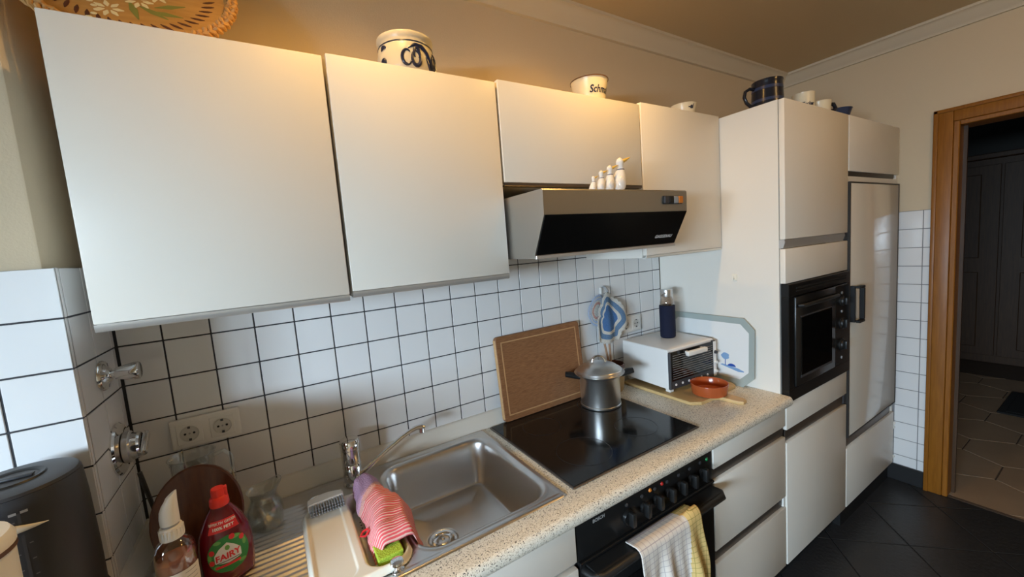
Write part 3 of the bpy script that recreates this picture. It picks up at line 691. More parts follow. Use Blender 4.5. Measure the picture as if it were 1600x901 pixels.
for k in range(5):
    build('drain_hole', MB().lathe([(0, .0), (.0022, .0), (.0022, .0006), (0, .0006)], (.480, -.255-.0135*k, TZ-.0275), 10), 'socket_hole', tr)
br = thing('dish_brush', 'white dish brush head with short bristles lying on the tray end', 'brush', (.408, -.185, TZ+.012))
arc = [(.366+.088*k/10, -.168+.012*math.sin(PI*k/10)) for k in range(11)]
build('brush_back', prism_b(arc+[(.454, -.190), (.366, -.194)], TZ+.0122, TZ+.034, .003), 'plastic_white', br)
for i in range(13):
    for j in range(3):
        x = .370+.0066*i; build('bristle_tuft', MB().tube([(x, -.190-.001*j, TZ+.030-.007*j), (x+.001, -.212-.003*j, TZ+.026-.006*j)], [.0016, .0022], 6), 'grey_print', br)
# sponge and cloth in the bowl
sg = thing('sponge', 'yellow-green scouring sponge in the tray bowl under the cloth', 'sponge', (.508, -.45, TZ-.02))
build('scourer', MB().box(.479, .535, -.481, -.40, TZ+.010, TZ+.0175, .002), 'sponge_green', sg)
build('foam', MB().box(.480, .534, -.480, -.401, TZ-.022, TZ+.0095, .003, 2), 'sponge_green', sg)
cl0 = thing('dish_cloth', 'red and pink striped dish cloth draped over the tray bowl', 'cloth', (.51, -.33, TZ+.02))
def clothp(u, v):
    # u across (left to right), v from the back to the front
    x = .478+.112*u*(0.55+.45*min(1, v*1.8)) ; y = -.170-.285*v+.02*u*(1-v)
    z = TZ+.030+.022*math.sin(PI*min(1, u*1.05))*(1-.35*v)+.012*math.sin(v*PI)
    z -= .055*max(0, u-.78)/.22*(.3+.7*v)
    z -= .030*max(0, .18-u)/.18
    z += .0022*math.sin(v*58+3*u)*sstep(.25, .4, v)+.003*math.sin(u*11+v*6)
    if v > .93: z -= .018*(v-.93)/.07
    x += .004*math.sin(v*13)
    return (x, y, z)
def cmf(u, v):
    k = v+.22*(u-.5)
    return 0 if k < .30 else (1 if k < .37 else 2)
mb = MB().grid(clothp, 36, 90, mfn=cmf)
build('cloth', mb, ['cloth_lilac', 'cloth_pink', 'cloth_red'], cl0, ang=180, thick=.003)
build('corner_loop', MB().tube([(.484, -.375, TZ+.022), (.472, -.382, TZ+.016), (.462, -.378, TZ+.018), (.470, -.370, TZ+.022), (.482, -.370, TZ+.024)], .0026, 8), 'red_label', cl0)
# ------------------------------------------------------------------ bottles, boards and glass on the drainer
DZ0 = ZW+.0036
fb = thing('dish_soap_bottle', 'dark red dish soap bottle with red cap and green label on the drainer', 'bottle', (.202, -.290, DZ0), math.radians(6))
def soap(prof, sx, sy, seg=40):
    return MB().lathe(prof, (0, 0, 0), seg, 'z', sx=sx, sy=sy)
pr_ = [(0, .0), (.040, .0), (.046, .004), (.0485, .02), (.0490, .06), (.0480, .085), (.0445, .108), (.0365, .130), (.0280, .147), (.0215, .157), (.0180, .162), (.0165, .168), (.0, .168)]
build('bottle', soap(pr_, 1.0, .62), 'soap_red', fb, world=False)
def rad(z):
    for (r0, z0), (r1, z1) in zip(pr_, pr_[1:]):
        if z0 <= z <= z1 and z1 > z0: return r0+(r1-r0)*(z-z0)/(z1-z0)
    return pr_[1][0]
def wrapf(off, rz=0.0, sy=.62, rr=rad):
    def f(x, z):
        r = rr(z)+off
        a = max(-1.35, min(1.35, x/max(.02, rr(z))))+rz
        return (r*math.sin(a), -(r*sy+off*.4)*math.cos(a), z)
    return f
def patch(pts, fn, n=14):
    "a flat outline subdivided into strips and laid on a curved surface"
    mb = MB(); zs = sorted(set(round(p[1], 5) for p in pts)); z0, z1 = zs[0], zs[-1]
    def span(z):
        xs_ = []
        for i in range(len(pts)):
            a, b = pts[i], pts[(i+1) % len(pts)]
            if (a[1]-z)*(b[1]-z) <= 0 and a[1] != b[1]: xs_.append(a[0]+(b[0]-a[0])*(z-a[1])/(b[1]-a[1]))
        return (min(xs_), max(xs_)) if xs_ else (0, 0)
    def f(u, v):
        z = z0+(z1-z0)*(.002+.996*v); a, b = span(z); return fn(a+(b-a)*u, z)
    return mb.grid(f, n, n+6)
def oval(cx, cz, rx, rz, n=28): return [(cx+rx*math.cos(2*PI*k/n), cz+rz*math.sin(2*PI*k/n)) for k in range(n)]
lb = build('label', patch(oval(0.004, .066, .040, .040), wrapf(.0010)), 'green_label', fb, world=False)
for dx, dz in ((-.026, .078), (.030, .090), (-.028, .056), (.012, .100)):
    build('printed_berry', patch(oval(dx, dz, .0055, .006, 14), wrapf(.0013), 5), 'red_label', lb, world=False)
for dx, dz, rx, rz in ((.018, .097, .010, .004), (-.014, .096, .007, .004), (.034, .078, .004, .008), (-.031, .068, .004, .007), (-.020, .044, .006, .005), (.026, .040, .008, .004)):
    build('printed_leaf', patch(oval(dx, dz, rx, rz, 12), wrapf(.0012), 5), 'leaf_print', lb, world=False)
house = [(-.022, .052), (-.022, .070), (-.012, .083), (.002, .092), (.014, .083), (.025, .070), (.025, .052), (.002, .047)]
em = build('emblem', patch(house, wrapf(.0016), 16), 'white_print', lb, world=False)
build('emblem_drop', patch(oval(.002, .081, .0042, .0055, 14), wrapf(.0021), 5), 'leaf_print', em, world=False)
build('lettering', textmb('FAIRY', .0182, lambda x, y: wrapf(.0024)(.0015+x*.92, .0635+y+x*.08), bold=.0006), 'red_label', em, world=False, smooth=False, fix=False)
build('underline', patch([(-.019, .0515), (.022, .0530), (.022, .0545), (-.019, .0530)], wrapf(.0022), 8), 'dark_grey', em, world=False)
build('label_band', patch([(-.022, .040), (.022, .042), (.022, .0475), (-.022, .0455)], wrapf(.0018), 10), 'red_label', lb, world=False)
ub = build('neck_label', patch([(-.028, .116), (.030, .116), (.028, .1205), (.0225, .140), (-.0205, .140), (-.027, .1205)], wrapf(.0010), 14), 'red_label', fb, world=False)
build('lettering', textmb('EFFEKTIV GEGEN', .0066, lambda x, y: wrapf(.0020)(x*.95, .1345+y), bold=.00015), 'white_print', ub, world=False, smooth=False, fix=False)
build('lettering', textmb('100% FETT', .0082, lambda x, y: wrapf(.0020)(x, .1245+y), bold=.0003), 'white_print', ub, world=False, smooth=False, fix=False)
cpb = build('cap', MB().lathe([(0, .165), (.0175, .165), (.0180, .168), (.0172, .180), (.0150, .184), (.0130, .186), (.0125, .200), (.0115, .203), (0, .203)], (0, 0, 0), 32), 'red_plastic', fb, world=False)
build('flip_lid', MB().box(.007, .0165, -.007, .007, .183, .202, .002, 2), 'red_plastic', cpb, world=False)
sbz = thing('spray_bottle', 'clear hand soap bottle with white pump head and pink liquid', 'bottle', (.127, -.330, DZ0), math.radians(4))
bp_ = [(0, 0), (.032, 0), (.036, .004), (.0365, .02), (.0362, .120), (.0345, .134), (.029, .146), (.021, .153), (.017, .156), (.0165, .160)]
build('bottle', MB().lathe(bp_, (0, 0, 0), 36), 'bottle_clear', sbz, world=False, thick=.0012)
build('liquid', MB().lathe([(0, .003), (.031, .003), (.0345, .008), (.0348, .112), (0, .1125)], (0, 0, 0), 32), 'soap_pink', sbz, world=False)
def rr2(z): return .0372
pl_ = build('label', patch([(-.055, .012), (.050, .012), (.050, .094), (-.055, .094)], wrapf(.0004, 0, 1.0, rr2), 20), 'paper_label', sbz, world=False)
build('lettering', textmb('PUR', .0125, lambda x, y: wrapf(.0011, 0, 1.0, rr2)(-.0255+x, .083+y), bold=.0003), 'dark_grey', pl_, world=False, smooth=False, fix=False)
for k in range(6):
    build('printed_line', patch([(.016+.002*(k % 3), .086-.0095*k), (.040, .086-.0095*k), (.040, .0873-.0095*k), (.016+.002*(k % 3), .0873-.0095*k)], wrapf(.0009, 0, 1.0, rr2), 6), 'grey_print', pl_, world=False)
for k in range(3):
    build('printed_line', patch([(-.035, .068-.011*k), (-.018+.004*k, .068-.011*k), (-.018+.004*k, .0693-.011*k), (-.035, .0693-.011*k)], wrapf(.0009, 0, 1.0, rr2), 6), 'grey_print', pl_, world=False)
cc = MB().lathe([(0, .156), (.0215, .156), (.022, .159), (.0205, .178), (.0195, .181), (.012, .183), (0, .183)], (0, 0, 0), 32)
ccap = build('screw_cap', cc, 'plastic_white', sbz, world=False)
for k in range(20):
    a = 2*PI*k/20; build('cap_rib', MB().box(.0205, .0222, -.0012, .0012, .160, .177).xf(Matrix.Rotation(a, 4, 'Z')), 'plastic_white', ccap, world=False, smooth=False)
build('pump_collar', MB().lathe([(.0, .182), (.0155, .182), (.0155, .187), (.0, .187)], (0, 0, 0), 28), 'grey_print', sbz, world=False)
lof = [(0, .1868, .0175, .0172), (0, .200, .0177, .0172), (.001, .214, .0168, .0163), (.0035, .228, .0145, .0142), (.0070, .240, .0118, .0115), (.0085, .2455, .0105, .0095)]
ph = MB(); rgs = [[ph.bm.verts.new((c_+rx*math.cos(2*PI*k/24), ry*math.sin(2*PI*k/24), z_+(.0065*math.cos(2*PI*k/24) if q_ > 3 else (.003*math.cos(2*PI*k/24) if q_ == 3 else 0)))) for k in range(24)] for q_, (c_, z_, rx, ry) in enumerate(lof)]
for A, Bq in zip(rgs, rgs[1:]):
    for k in range(24): ph.bm.faces.new((A[k], A[(k+1) % 24], Bq[(k+1) % 24], Bq[k]))
ph.bm.faces.new(rgs[0][::-1]); ph.bm.faces.new(rgs[-1])
build('pump_head', ph, 'plastic_white', sbz, world=False, ang=50)
sbz.scale = (.90, .90, .96)
# oval wooden board leaning on the jug
ob = MB(); N = 40
ov_ = [(.086*math.cos(2*PI*k/N), .113*math.sin(2*PI*k/N)) for k in range(N)]
bo = prism_b(ov_, -.008, .008, .003)
bo.xf(Matrix.Translation((.150, -.205, DZ0+.1135)) @ Matrix.Rotation(math.radians(90-12), 4, 'X'))
tag(build('oval_wooden_board', bo, 'dark_board', loc=(.150, -.225, DZ0)), 'dark brown oval wooden board leaning behind the soap bottles', 'board')
jg = thing('glass_jug', 'tall clear glass jug with handle behind the oval wooden board', 'jug', (.135, -.095, DZ0))
build('vessel', MB().lathe([(0, .004), (.040, .004), (.042, .01), (.044, .12), (.041, .17), (.043, .205), (.046, .222), (.0475, .224)], (.135, -.095, DZ0-.003), 36), 'jug_glass', jg, thick=.003)
build('handle', MB().tube([(.176, -.10, DZ0+.205), (.200, -.102, DZ0+.212), (.213, -.103, DZ0+.195), (.213, -.103, DZ0+.13), (.198, -.102, DZ0+.08), (.178, -.10, DZ0+.07)], .0055, 10), 'jug_glass', jg)
j2 = thing('glass_creamer', 'small clear glass cream jug with spout standing on the drainer', 'jug', (.272, -.155, DZ0))
def crm(u, v):
    prof = [(.030, .003), (.037, .010), (.040, .035), (.038, .060), (.029, .078), (.027, .086), (.031, .098), (.035, .106)]
    t = v*(len(prof)-1); i = min(int(t), len(prof)-2); fq = t-i
    r = prof[i][0]+(prof[i+1][0]-prof[i][0])*fq; z = prof[i][1]+(prof[i+1][1]-prof[i][1])*fq
    a = 2*PI*u; lip = max(0, math.cos(a-.5))**6*max(0, v-.7)/.3
    r += .012*lip
    return (.272+r*math.cos(a), -.155+r*math.sin(a), DZ0+z+.010*lip)
mb = MB().grid(crm, 32, 22, wrap=True); mb.disc((.272, -.155, DZ0+.003), (0, 0, 1), .030, 32)
build('vessel', mb, 'jug_glass', j2, ang=60, thick=.0028)
build('handle', MB().tube([(.262, -.190, DZ0+.070), (.266, -.207, DZ0+.074), (.272, -.215, DZ0+.060), (.272, -.212, DZ0+.035), (.268, -.196, DZ0+.022)], .0045, 10), 'jug_glass', j2)
# wall valves
for z, y, r, ln, kr, lab in ((1.311, -.120, .034, .062, .0135, 'small chrome wall valve with cylindrical knob on the tiled pillar'), (1.132, -.098, .060, .034, .030, 'large round chrome wall valve with cross grip on the tiled pillar')):
    v = thing('wall_valve', lab, 'valve', (.0105, y, z), 0, None)
    build('escutcheon', MB().lathe([(0, 0), (r, 0), (r, .003), (r*.93, .007), (r*.6, .010), (r*.42, .016), (0, .016)], (.0105, y, z), 36, 'x'), 'chrome', v)
    if kr < .02:
        build('stem', MB().lathe([(0, .012), (.009, .012), (.009, .022), (.012, .023), (.012, .0245), (0, .0245)], (.0105, y, z), 20, 'x'), 'chrome', v)
        build('knob', MB().lathe([(0, .024), (.0130, .024), (.0205, .056), (.0205, .062), (.018, .0645), (0, .0645)], (.0105, y, z), 24, 'x'), 'chrome', v)
    else:
        build('stem', MB().lathe([(0, .012), (.036, .012), (.036, .022), (.030, .025), (0, .025)], (.0105, y, z), 32, 'x'), 'steel', v)
        kb = build('knob', MB().lathe([(0, .024), (.031, .024), (.031, .036), (.027, .040), (0, .040)], (.0105, y, z), 32, 'x'), 'chrome', v)
        build('grip', MB().box(-.006, .006, -.030, .030, -.008, .010, .004, 2).xf(Matrix.Translation((.0105+.046, y, z)) @ Matrix.Rotation(math.radians(35), 4, 'X')), 'chrome', kb)
bsh = thing('bottle_brush', 'slim brush with dark handle and tan bristles standing in the corner', 'brush', (.060, -.060, DZ0))
build('handle', MB().tube([(.031, -.073, 1.055), (.045, -.066, .94), (.052, -.062, .905)], [.005, .0045, .004], 8), 'dark_grey', bsh)
build('bristle_head', MB().lathe([(0, 0), (.014, .004), (.019, .02), (.018, .05), (.009, .066), (0, .067)], (.060, -.060, DZ0), 20), 'bristle', bsh)
# kettle and canister on the ledge
KZ = .9455
kx, ky = -.052, -.352
kt = thing('electric_kettle', 'black electric kettle with clear water gauge beside the tiled pillar', 'kettle', (kx, ky, KZ))
build('power_base', MB().lathe([(0, 0), (.088, 0), (.090, .006), (.086, .018), (0, .018)], (kx, ky, KZ), 40), 'kettle_black', kt)
kp = [(0, .019), (.082, .019), (.0845, .028), (.0845, .10), (.0825, .20), (.0800, .245), (.0790, .250), (.0, .250)]
build('body', MB().lathe(kp, (kx, ky, KZ), 56), 'kettle_black', kt)
ld = build('lid', MB().lathe([(0, .2585), (.040, .2585), (.066, .2580), (.0765, .2555), (.0785, .2505), (0, .2505)], (kx, ky, KZ), 48), 'kettle_black', kt)
build('lid_recess', MB().lathe([(.040, .2586), (.038, .2612), (.034, .2605), (.031, .2588), (.040, .2586)], (kx, ky, KZ), 36), 'black_plastic', ld)
build('lid_grip', MB().box(kx-.026, kx+.026, ky-.006, ky+.006, KZ+.2588, KZ+.263, .002, 2), 'kettle_black', ld)
ga = math.radians(-68)
gd = Vector((math.cos(ga), math.sin(ga), 0)); gt = Vector((-gd.y, gd.x, 0))
def gauge(w0, w1, z0, z1, off, seg=5):
    mb = MB()
    def f(u, v):
        w = w0+(w1-w0)*u; z = z0+(z1-z0)*v; a = ga+w/.0838; r = .0847-.0045*max(0, (z-.10)/.15)+off
        return (kx+r*math.cos(a), ky+r*math.sin(a), KZ+z)
    return mb.grid(f, seg, 12)
gg = build('water_gauge', gauge(-.0018, .0018, .10, .228, .0006), 'dark_grey', kt)
build('gauge_window', gauge(-.008, .008, .04, .095, .0008), 'socket_well', gg)
for k in range(9):
    build('scale_mark', gauge(.005 if k % 2 else -.009, .009 if k % 2 else -.005, .110+.013*k, .1118+.013*k, .0008, 3), 'socket_well', gg)
for w0 in (-.010, .002):
    build('scale_mark', gauge(w0, w0+.008, .226, .2300, .0008, 3), 'grey_print', gg)
hda = math.radians(218); hv = Vector((math.cos(hda), math.sin(hda), 0))
hpts = [Vector((kx, ky, KZ))+hv*r+Vector((0, 0, z)) for r, z in ((.074, .232), (.105, .234), (.128, .215), (.132, .17), (.128, .10), (.108, .06), (.080, .058))]
build('handle', MB().tube(hpts, [.013]*7, 12, flat=.8), 'kettle_black', kt)
bandf = lambda u, v: (kx+(.0838)*math.cos(PI*1.25+PI*.48*u), ky+(.0838)*math.sin(PI*1.25+PI*.48*u), KZ+.196+.016*v*min(1, (1-u)*3+.02)+.002*u)
build('pale_band', MB().grid(bandf, 24, 3), 'plastic_cream', kt, thick=.0012)
cx_, cy_ = -.052, -.528
cn = thing('storage_canister', 'cream canister with dark brown rim stripe beside the black kettle', 'canister', (cx_, cy_, KZ))
build('body', MB().lathe([(0, 0), (.055, 0), (.058, .004), (.060, .20), (.0605, .226), (0, .226)], (cx_, cy_, KZ), 40), 'plastic_cream', cn)
build('rim_stripe', MB().lathe([(.0595, .2205), (.0625, .2205), (.0625, .2265), (.0595, .2265), (.0595, .2205)], (cx_, cy_, KZ), 40), 'brown_rim', cn)
build('lid', MB().lathe([(0, .2266), (.062, .2266), (.0625, .236), (.058, .245), (.02, .249), (0, .249)], (cx_, cy_, KZ), 40), 'plastic_cream', cn)
# ------------------------------------------------------------------ sockets
def socket(x0, z0, lab):
    W_, H_ = .152, .080
    t = thing('double_socket', lab, 'socket', (x0+W_/2, -.0005, z0))
    build('plate', MB().box(x0, x0+W_, -.0125, -.0008, z0, z0+H_, .005, 3), 'socket_white', t)
    for k in (0, 1):
        cx = x0+.0405+.071*k; cz = z0+H_/2
        ins = build('insert', MB().box(cx-.0275, cx+.0275, -.0145, -.0120, cz-.0275, cz+.0275, .0012), 'socket_white', t)
        build('socket_well', MB().lathe([(.0205, -.0024), (.0195, -.0022), (.0190, -.0006), (0, -.0006)], (cx, -.0143, cz), 32, 'y'), 'socket_well2', ins)
        for dx in (-.0095, .0095): build('pin_hole', MB().lathe([(0, -.0012), (.0028, -.0012), (.0028, 0), (0, 0)], (cx+dx, -.0148, cz), 12, 'y'), 'socket_hole', ins)
        build('screw', MB().lathe([(0, -.0012), (.0024, -.0012), (.0024, 0), (0, 0)], (cx, -.0148, cz), 12, 'y'), 'grey_print', ins)
        for dz in (-.0165, .0165): build('earth_clip', MB().box(cx-.0028, cx+.0028, -.0168, -.0148, cz+dz-.003, cz+dz+.003), 'dark_grey', ins, smooth=False)
socket(.084, 1.062, 'white double wall socket on the tiles beside the tiled pillar')
socket(1.735, 1.072, 'white double wall socket on the tiles partly behind the potholders')
# ------------------------------------------------------------------ potholders
hk = thing('wall_hook', 'white and grey wall hook on the tiles holding the potholders', 'hook', (1.640, -.0005, 1.30))
build('plate', MB().box(1.628, 1.640, -.010, -.0008, 1.268, 1.312, .003, 2), 'plastic_white', hk)
build('hook', MB().tube([(1.648, -.006, 1.312), (1.648, -.020, 1.310), (1.650, -.030, 1.296), (1.650, -.030, 1.284), (1.648, -.020, 1.276), (1.648, -.008, 1.278)], .006, 10), 'grey_print', hk)
def potholder(lab, outline, c, y0, mats_, bands, fold, scal):
    "a crocheted round, folded where it hangs: rings of stitches follow the outline"
    N = 120; K = 26
    an = sorted((math.atan2(p[1]-c[1], p[0]-c[0]), math.hypot(p[0]-c[0], p[1]-c[1])) for p in outline)
    def R_(a):
        a = (a+PI) % (2*PI)-PI
        for (a0, r0), (a1, r1) in zip(an, an[1:]):
            if a0 <= a <= a1: t = (a-a0)/(a1-a0); return r0+(r1-r0)*t
        a0, r0 = an[-1]; a1, r1 = an[0]; t = ((a-a0) % (2*PI))/((a1-a0) % (2*PI)); return r0+(r1-r0)*t
    def pt(u, v):
        a = 2*PI*u; r = R_(a)*v*(1+scal*math.cos(a*30)*sstep(.88, 1, v)); x, z = r*math.cos(a), r*math.sin(a)
        return (c[0]+x, y0+fold(a, v, x, z), c[1]+z)
    def mf(u, v):
        for lim, i in bands:
            if v < lim: return i
        return bands[-1][1]
    return tag(build('crocheted_potholder', MB().grid(pt, N, K, mfn=mf, wrap=True), mats_, loc=(c[0], y0, c[1]), ang=180, thick=.005), lab, 'potholder')
potholder('blue and white striped crocheted potholder hanging from the wall hook', [(1.621, 1.293), (1.6443, 1.285), (1.6858, 1.26), (1.7274, 1.2204), (1.7553, 1.1718), (1.7553, 1.1474), (1.7288, 1.1192), (1.7062, 1.0948), (1.7006, 1.0633), (1.6607, 1.0637), (1.6118, 1.0619), (1.5681, 1.0759), (1.5597, 1.1016), (1.561, 1.1324), (1.582, 1.1909), (1.6002, 1.2462), (1.6098, 1.2836)], (1.632, 1.172), -.040,
          ['knit_blue', 'knit_white', 'knit_blue_grey', 'knit_white'], [(.52, 0), (.66, 1), (.83, 2), (1.1, 3)], lambda a, v, x, z: -.010*math.cos(x*62+.4)-.014*max(0, -x)/.06*v+.005*math.sin(z*26), .035)
potholder('pale blue and pink crocheted potholder tucked behind the striped one', [(1.6213, 1.2809), (1.5896, 1.2773), (1.5614, 1.2463), (1.5464, 1.2176), (1.551, 1.1781), (1.5619, 1.153), (1.5819, 1.1418), (1.6059, 1.1456), (1.6252, 1.1899), (1.6348, 1.2477)], (1.5898, 1.211), -.014,
          ['knit_white', 'knit_pink', 'knit_pale'], [(.40, 0), (.55, 1), (.68, 0), (.80, 2), (.90, 0), (1.1, 2)], lambda a, v, x, z: -.003*math.cos(x*60), .03)
# ------------------------------------------------------------------ cutting board
cb = thing('cutting_board', 'large bamboo cutting board with juice groove leaning on the tiles', 'board', (1.265, -.055, ZW))
bw, bh = .418, .330
bl = prism_b(rrect(0, bh/2, bw/2, bh/2, .014, 4), -.0095, .0095, .003)
tf = Matrix.Translation((1.262, -.0462, ZW+.0072)) @ Matrix.Rotation(math.radians(90-5.5), 4, 'X')
bl.xf(tf)
brd = build('board', bl, 'bamboo', cb)
for x0, x1, y0, y1 in ((-bw/2+.022, bw/2-.022, .022, .0265), (-bw/2+.022, bw/2-.022, bh-.0265, bh-.022), (-bw/2+.022, -bw/2+.0265, .027, bh-.027), (bw/2-.0265, bw/2-.022, .027, bh-.027)):
    build('juice_groove', MB().box(x0, x1, y0, y1, .0092, .0102).xf(tf), 'bamboo_groove', cb, smooth=False)
build('edge_strip', MB().box(-bw/2-.0008, -bw/2+.004, .012, bh-.012, -.0085, .0085, .001).xf(tf), 'bamboo_edge', cb)
# ------------------------------------------------------------------ pot
px, py, pz = 1.452, -.158, ZW+.0072
pt_ = thing('cooking_pot', 'small stainless steel pot with domed lid and black handles on the hob', 'pot', (px, py, pz))
build('body', MB().lathe([(0, 0), (.080, 0), (.082, .003), (.082, .009), (.0805, .011), (.0805, .118), (.083, .124), (.0995, .134), (.1015, .137), (.099, .137), (.082, .128), (.078, .120), (.078, .10), (0, .10)], (px, py, pz), 56), 'pot_steel', pt_, ang=30)
ld = build('lid', MB().lathe([(.0885, .131), (.0905, .133), (.0905, .147), (.088, .150), (.084, .151), (.070, .162), (.045, .172), (.020, .1765), (0, .177)], (px, py, pz), 56), 'pot_steel', pt_, ang=30)
cd = Vector((.68, -.73, 0)); cdp = Vector((.73, .68, 0))
ring = [Vector((px, py, pz+.176))+cd*(.026*math.cos(PI*k/12))*1.0+Vector((0, 0, .026*math.sin(PI*k/12))) for k in range(13)]
build('lid_handle', MB().tube(ring, .0045, 10, flat=1.0), 'chrome', ld)
ha = math.radians(-34)
for s_ in (1, -1):
    d = Vector((math.cos(ha)*s_, math.sin(ha)*s_, 0)); b0 = Vector((px, py, pz+.118))
    build('side_handle', MB().tube([b0+d*.080, b0+d*.096+Vector((0, 0, .004)), b0+d*.118+Vector((0, 0, .012)), b0+d*.138+Vector((0, 0, .015))], [.013, .016, .018, .015], 12, flat=.7), 'black_plastic', pt_)
# ------------------------------------------------------------------ utensil crock
ux, uy = 1.612, -.076
uc = thing('utensil_crock', 'small brown and tan stoneware crock behind the pot', 'crock', (ux, uy, ZW))
build('vessel', MB().lathe([(0, .0005), (.038, .0005), (.044, .01), (.049, .06), (.051, .108), (.0515, .122), (.049, .124), (.046, .118), (.044, .06), (.036, .012), (0, .012)], (ux, uy, ZW), 40), 'crock_tan', uc)
build('glazed_rim', MB().lathe([(.0518, .108), (.0523, .122), (.049, .1255), (.0455, .118), (.0445, .06), (.0440, .06), (.0450, .116), (.0485, .1235), (.0512, .121), (.0512, .108), (.0518, .108)], (ux, uy, ZW), 40), 'crock_brown', uc)
for k, (dx, dy, tx, ty, h) in enumerate(((.010, .010, -.012, .038, .30), (-.012, -.008, .020, .036, .31))):
    s0 = thing('wooden_spoon', ('wooden spoon standing in the crock, handle leaning towards the cutting board', 'wooden spoon standing in the crock, handle leaning towards the mini oven')[k], 'spoon', (ux+dx, uy+dy, ZW+.013), 0, 'wooden spoons in the crock')
    build('handle', MB().tube([(ux+dx, uy+dy, ZW+.0135), (ux+(dx+tx)/2, uy+(dy+ty)/2, ZW+h*.45), (ux+tx, uy+ty, ZW+h*.8)], [.0045, .0045, .005], 8), 'spoon_wood', s0)
    build('bowl', MB().ball((ux+dx, uy+dy, ZW+.040), .014, .006, .026, 14), 'spoon_wood', s0)
# ------------------------------------------------------------------ mini oven on its board
bd = thing('breadboard', 'pale wooden breadboard with handle under the white mini oven', 'board', (1.85, -.24, ZW))
out = [(1.700, -.05), (2.015, -.05), (2.015, -.385), (1.995, -.410), (1.905, -.412), (1.885, -.425), (1.882, -.505), (1.872, -.522), (1.848, -.524), (1.837, -.508), (1.832, -.440), (1.812, -.425), (1.735, -.422), (1.702, -.395)]
build('board', prism_b(out, ZW+.0006, ZW+.014, .002), 'light_wood', bd)
OZ = ZW+.0142; a_ = math.radians(-4.0)
mo = thing('mini_oven', 'white mini oven with glass door and white handle on the breadboard', 'toaster oven', (1.867, -.17, OZ), a_)
w2, d2 = .147, .142; h0, h1 = .018, .188
build('housing', MB().box(-w2, w2, -d2+.012, d2-.01, h0, h1, .006, 3), 'ceramic_white', mo, world=False)
for sx in (-1, 1):
    for sy in (-1, 1): build('foot', MB().box(sx*(w2-.028)-.012, sx*(w2-.028)+.012, sy*(d2-.03)-.012, sy*(d2-.03)+.012, .0004, h0+.001, .002), 'plastic_white', mo, world=False)
ff = build('front_frame', MB().box(-w2, -w2+.012, -d2, -d2+.012, h0+.001, h1-.010, .003).box(w2-.020, w2, -d2, -d2+.012, h0+.001, h1-.006, .003).box(-w2+.012, w2-.02, -d2+.002, -d2+.012, h0+.001, h0+.034, .001), 'dark_grey', mo, world=False)
build('end_cover', MB().box(w2-.019, w2-.001, -d2-.002, -d2+.001, h0+.004, h1-.010, .001), 'ceramic_white', ff, world=False)
gd_ = build('glass_door', MB().box(-w2+.013, w2-.021, -d2+.001, -d2+.005, h0+.036, h1-.010, .001), 'black_glass', mo, world=False)
for k in range(11):
    z = h0+.046+.0098*k
    build('grill_bar', MB().tube([(-w2+.018, -d2-.0006, z), (w2-.026, -d2-.0006, z)], .0009, 6), 'grey_print', gd_, world=False)
build('handle', MB().box(-.068, .054, -d2-.030, -d2-.012, h1-.034, h1-.014, .005, 3).box(-.052, -.040, -d2-.016, -d2+.002, h1-.030, h1-.018, .001).box(.042, .054, -d2-.016, -d2+.002, h1-.030, h1-.018, .001), 'plastic_white', gd_, world=False)
for k in range(6):
    x = -.112+.040*k
    build('pictogram', MB().lathe([(0, -.0012), (.0055, -.0012), (.0055, 0), (0, 0)], (x, -d2+.0018, h0+.018), 14, 'y'), 'white_print', ff, world=False)
for z in (.045, .085, .13):
    build('knob', MB().lathe([(0, -.010), (.006, -.010), (.0075, 0), (0, 0)], (w2-.010, -d2-.002, z), 16, 'y'), 'plastic_white' if z != .13 else 'dark_grey', ff, world=False)
# water bottle on the mini oven
wx, wy, wz = 1.905, -.150, OZ+h1+.0004
wbt = thing('water_bottle', 'glass water bottle in a navy sleeve with steel cap on the mini oven', 'bottle', (wx, wy, wz))
build('sleeve', MB().lathe([(0, 0), (.030, 0), (.0335, .004), (.0345, .02), (.0350, .148), (.0340, .151), (.032, .151), (0, .150)], (wx, wy, wz), 36), 'navy_sleeve', wbt)
build('glass', MB().lathe([(.0315, .150), (.0312, .165), (.0275, .181), (.0225, .190), (.0215, .196)], (wx, wy, wz), 36), 'bottle_clear', wbt, thick=.002)
cpw = build('cap', MB().lathe([(0, .192), (.026, .192), (.0265, .195), (.0265, .222), (.0255, .225), (.0, .226)], (wx, wy, wz), 36), 'steel', wbt)
build('carry_ring', MB().tube([(wx-.022, wy-.012, wz+.208), (wx-.032, wy-.010, wz+.213), (wx-.036, wy-.004, wz+.205), (wx-.034, wy+.004, wz+.199), (wx-.025, wy+.010, wz+.205)], .0028, 8), 'steel', cpw)
# clay dish
dx, dy, dz = 1.838, -.378, OZ+.0002
tag(build('clay_dish', MB().lathe([(0, 0), (.060, 0), (.066, .003), (.0700, .026), (.0720, .042), (.0715, .046), (.0695, .046), (.0665, .040), (.063, .012), (.055, .007), (0, .006)], (dx, dy-.012, dz), 48), 'clay_red', loc=(dx, dy-.012, dz), ang=50), 'round red-brown glazed clay dish standing on the breadboard', 'dish')
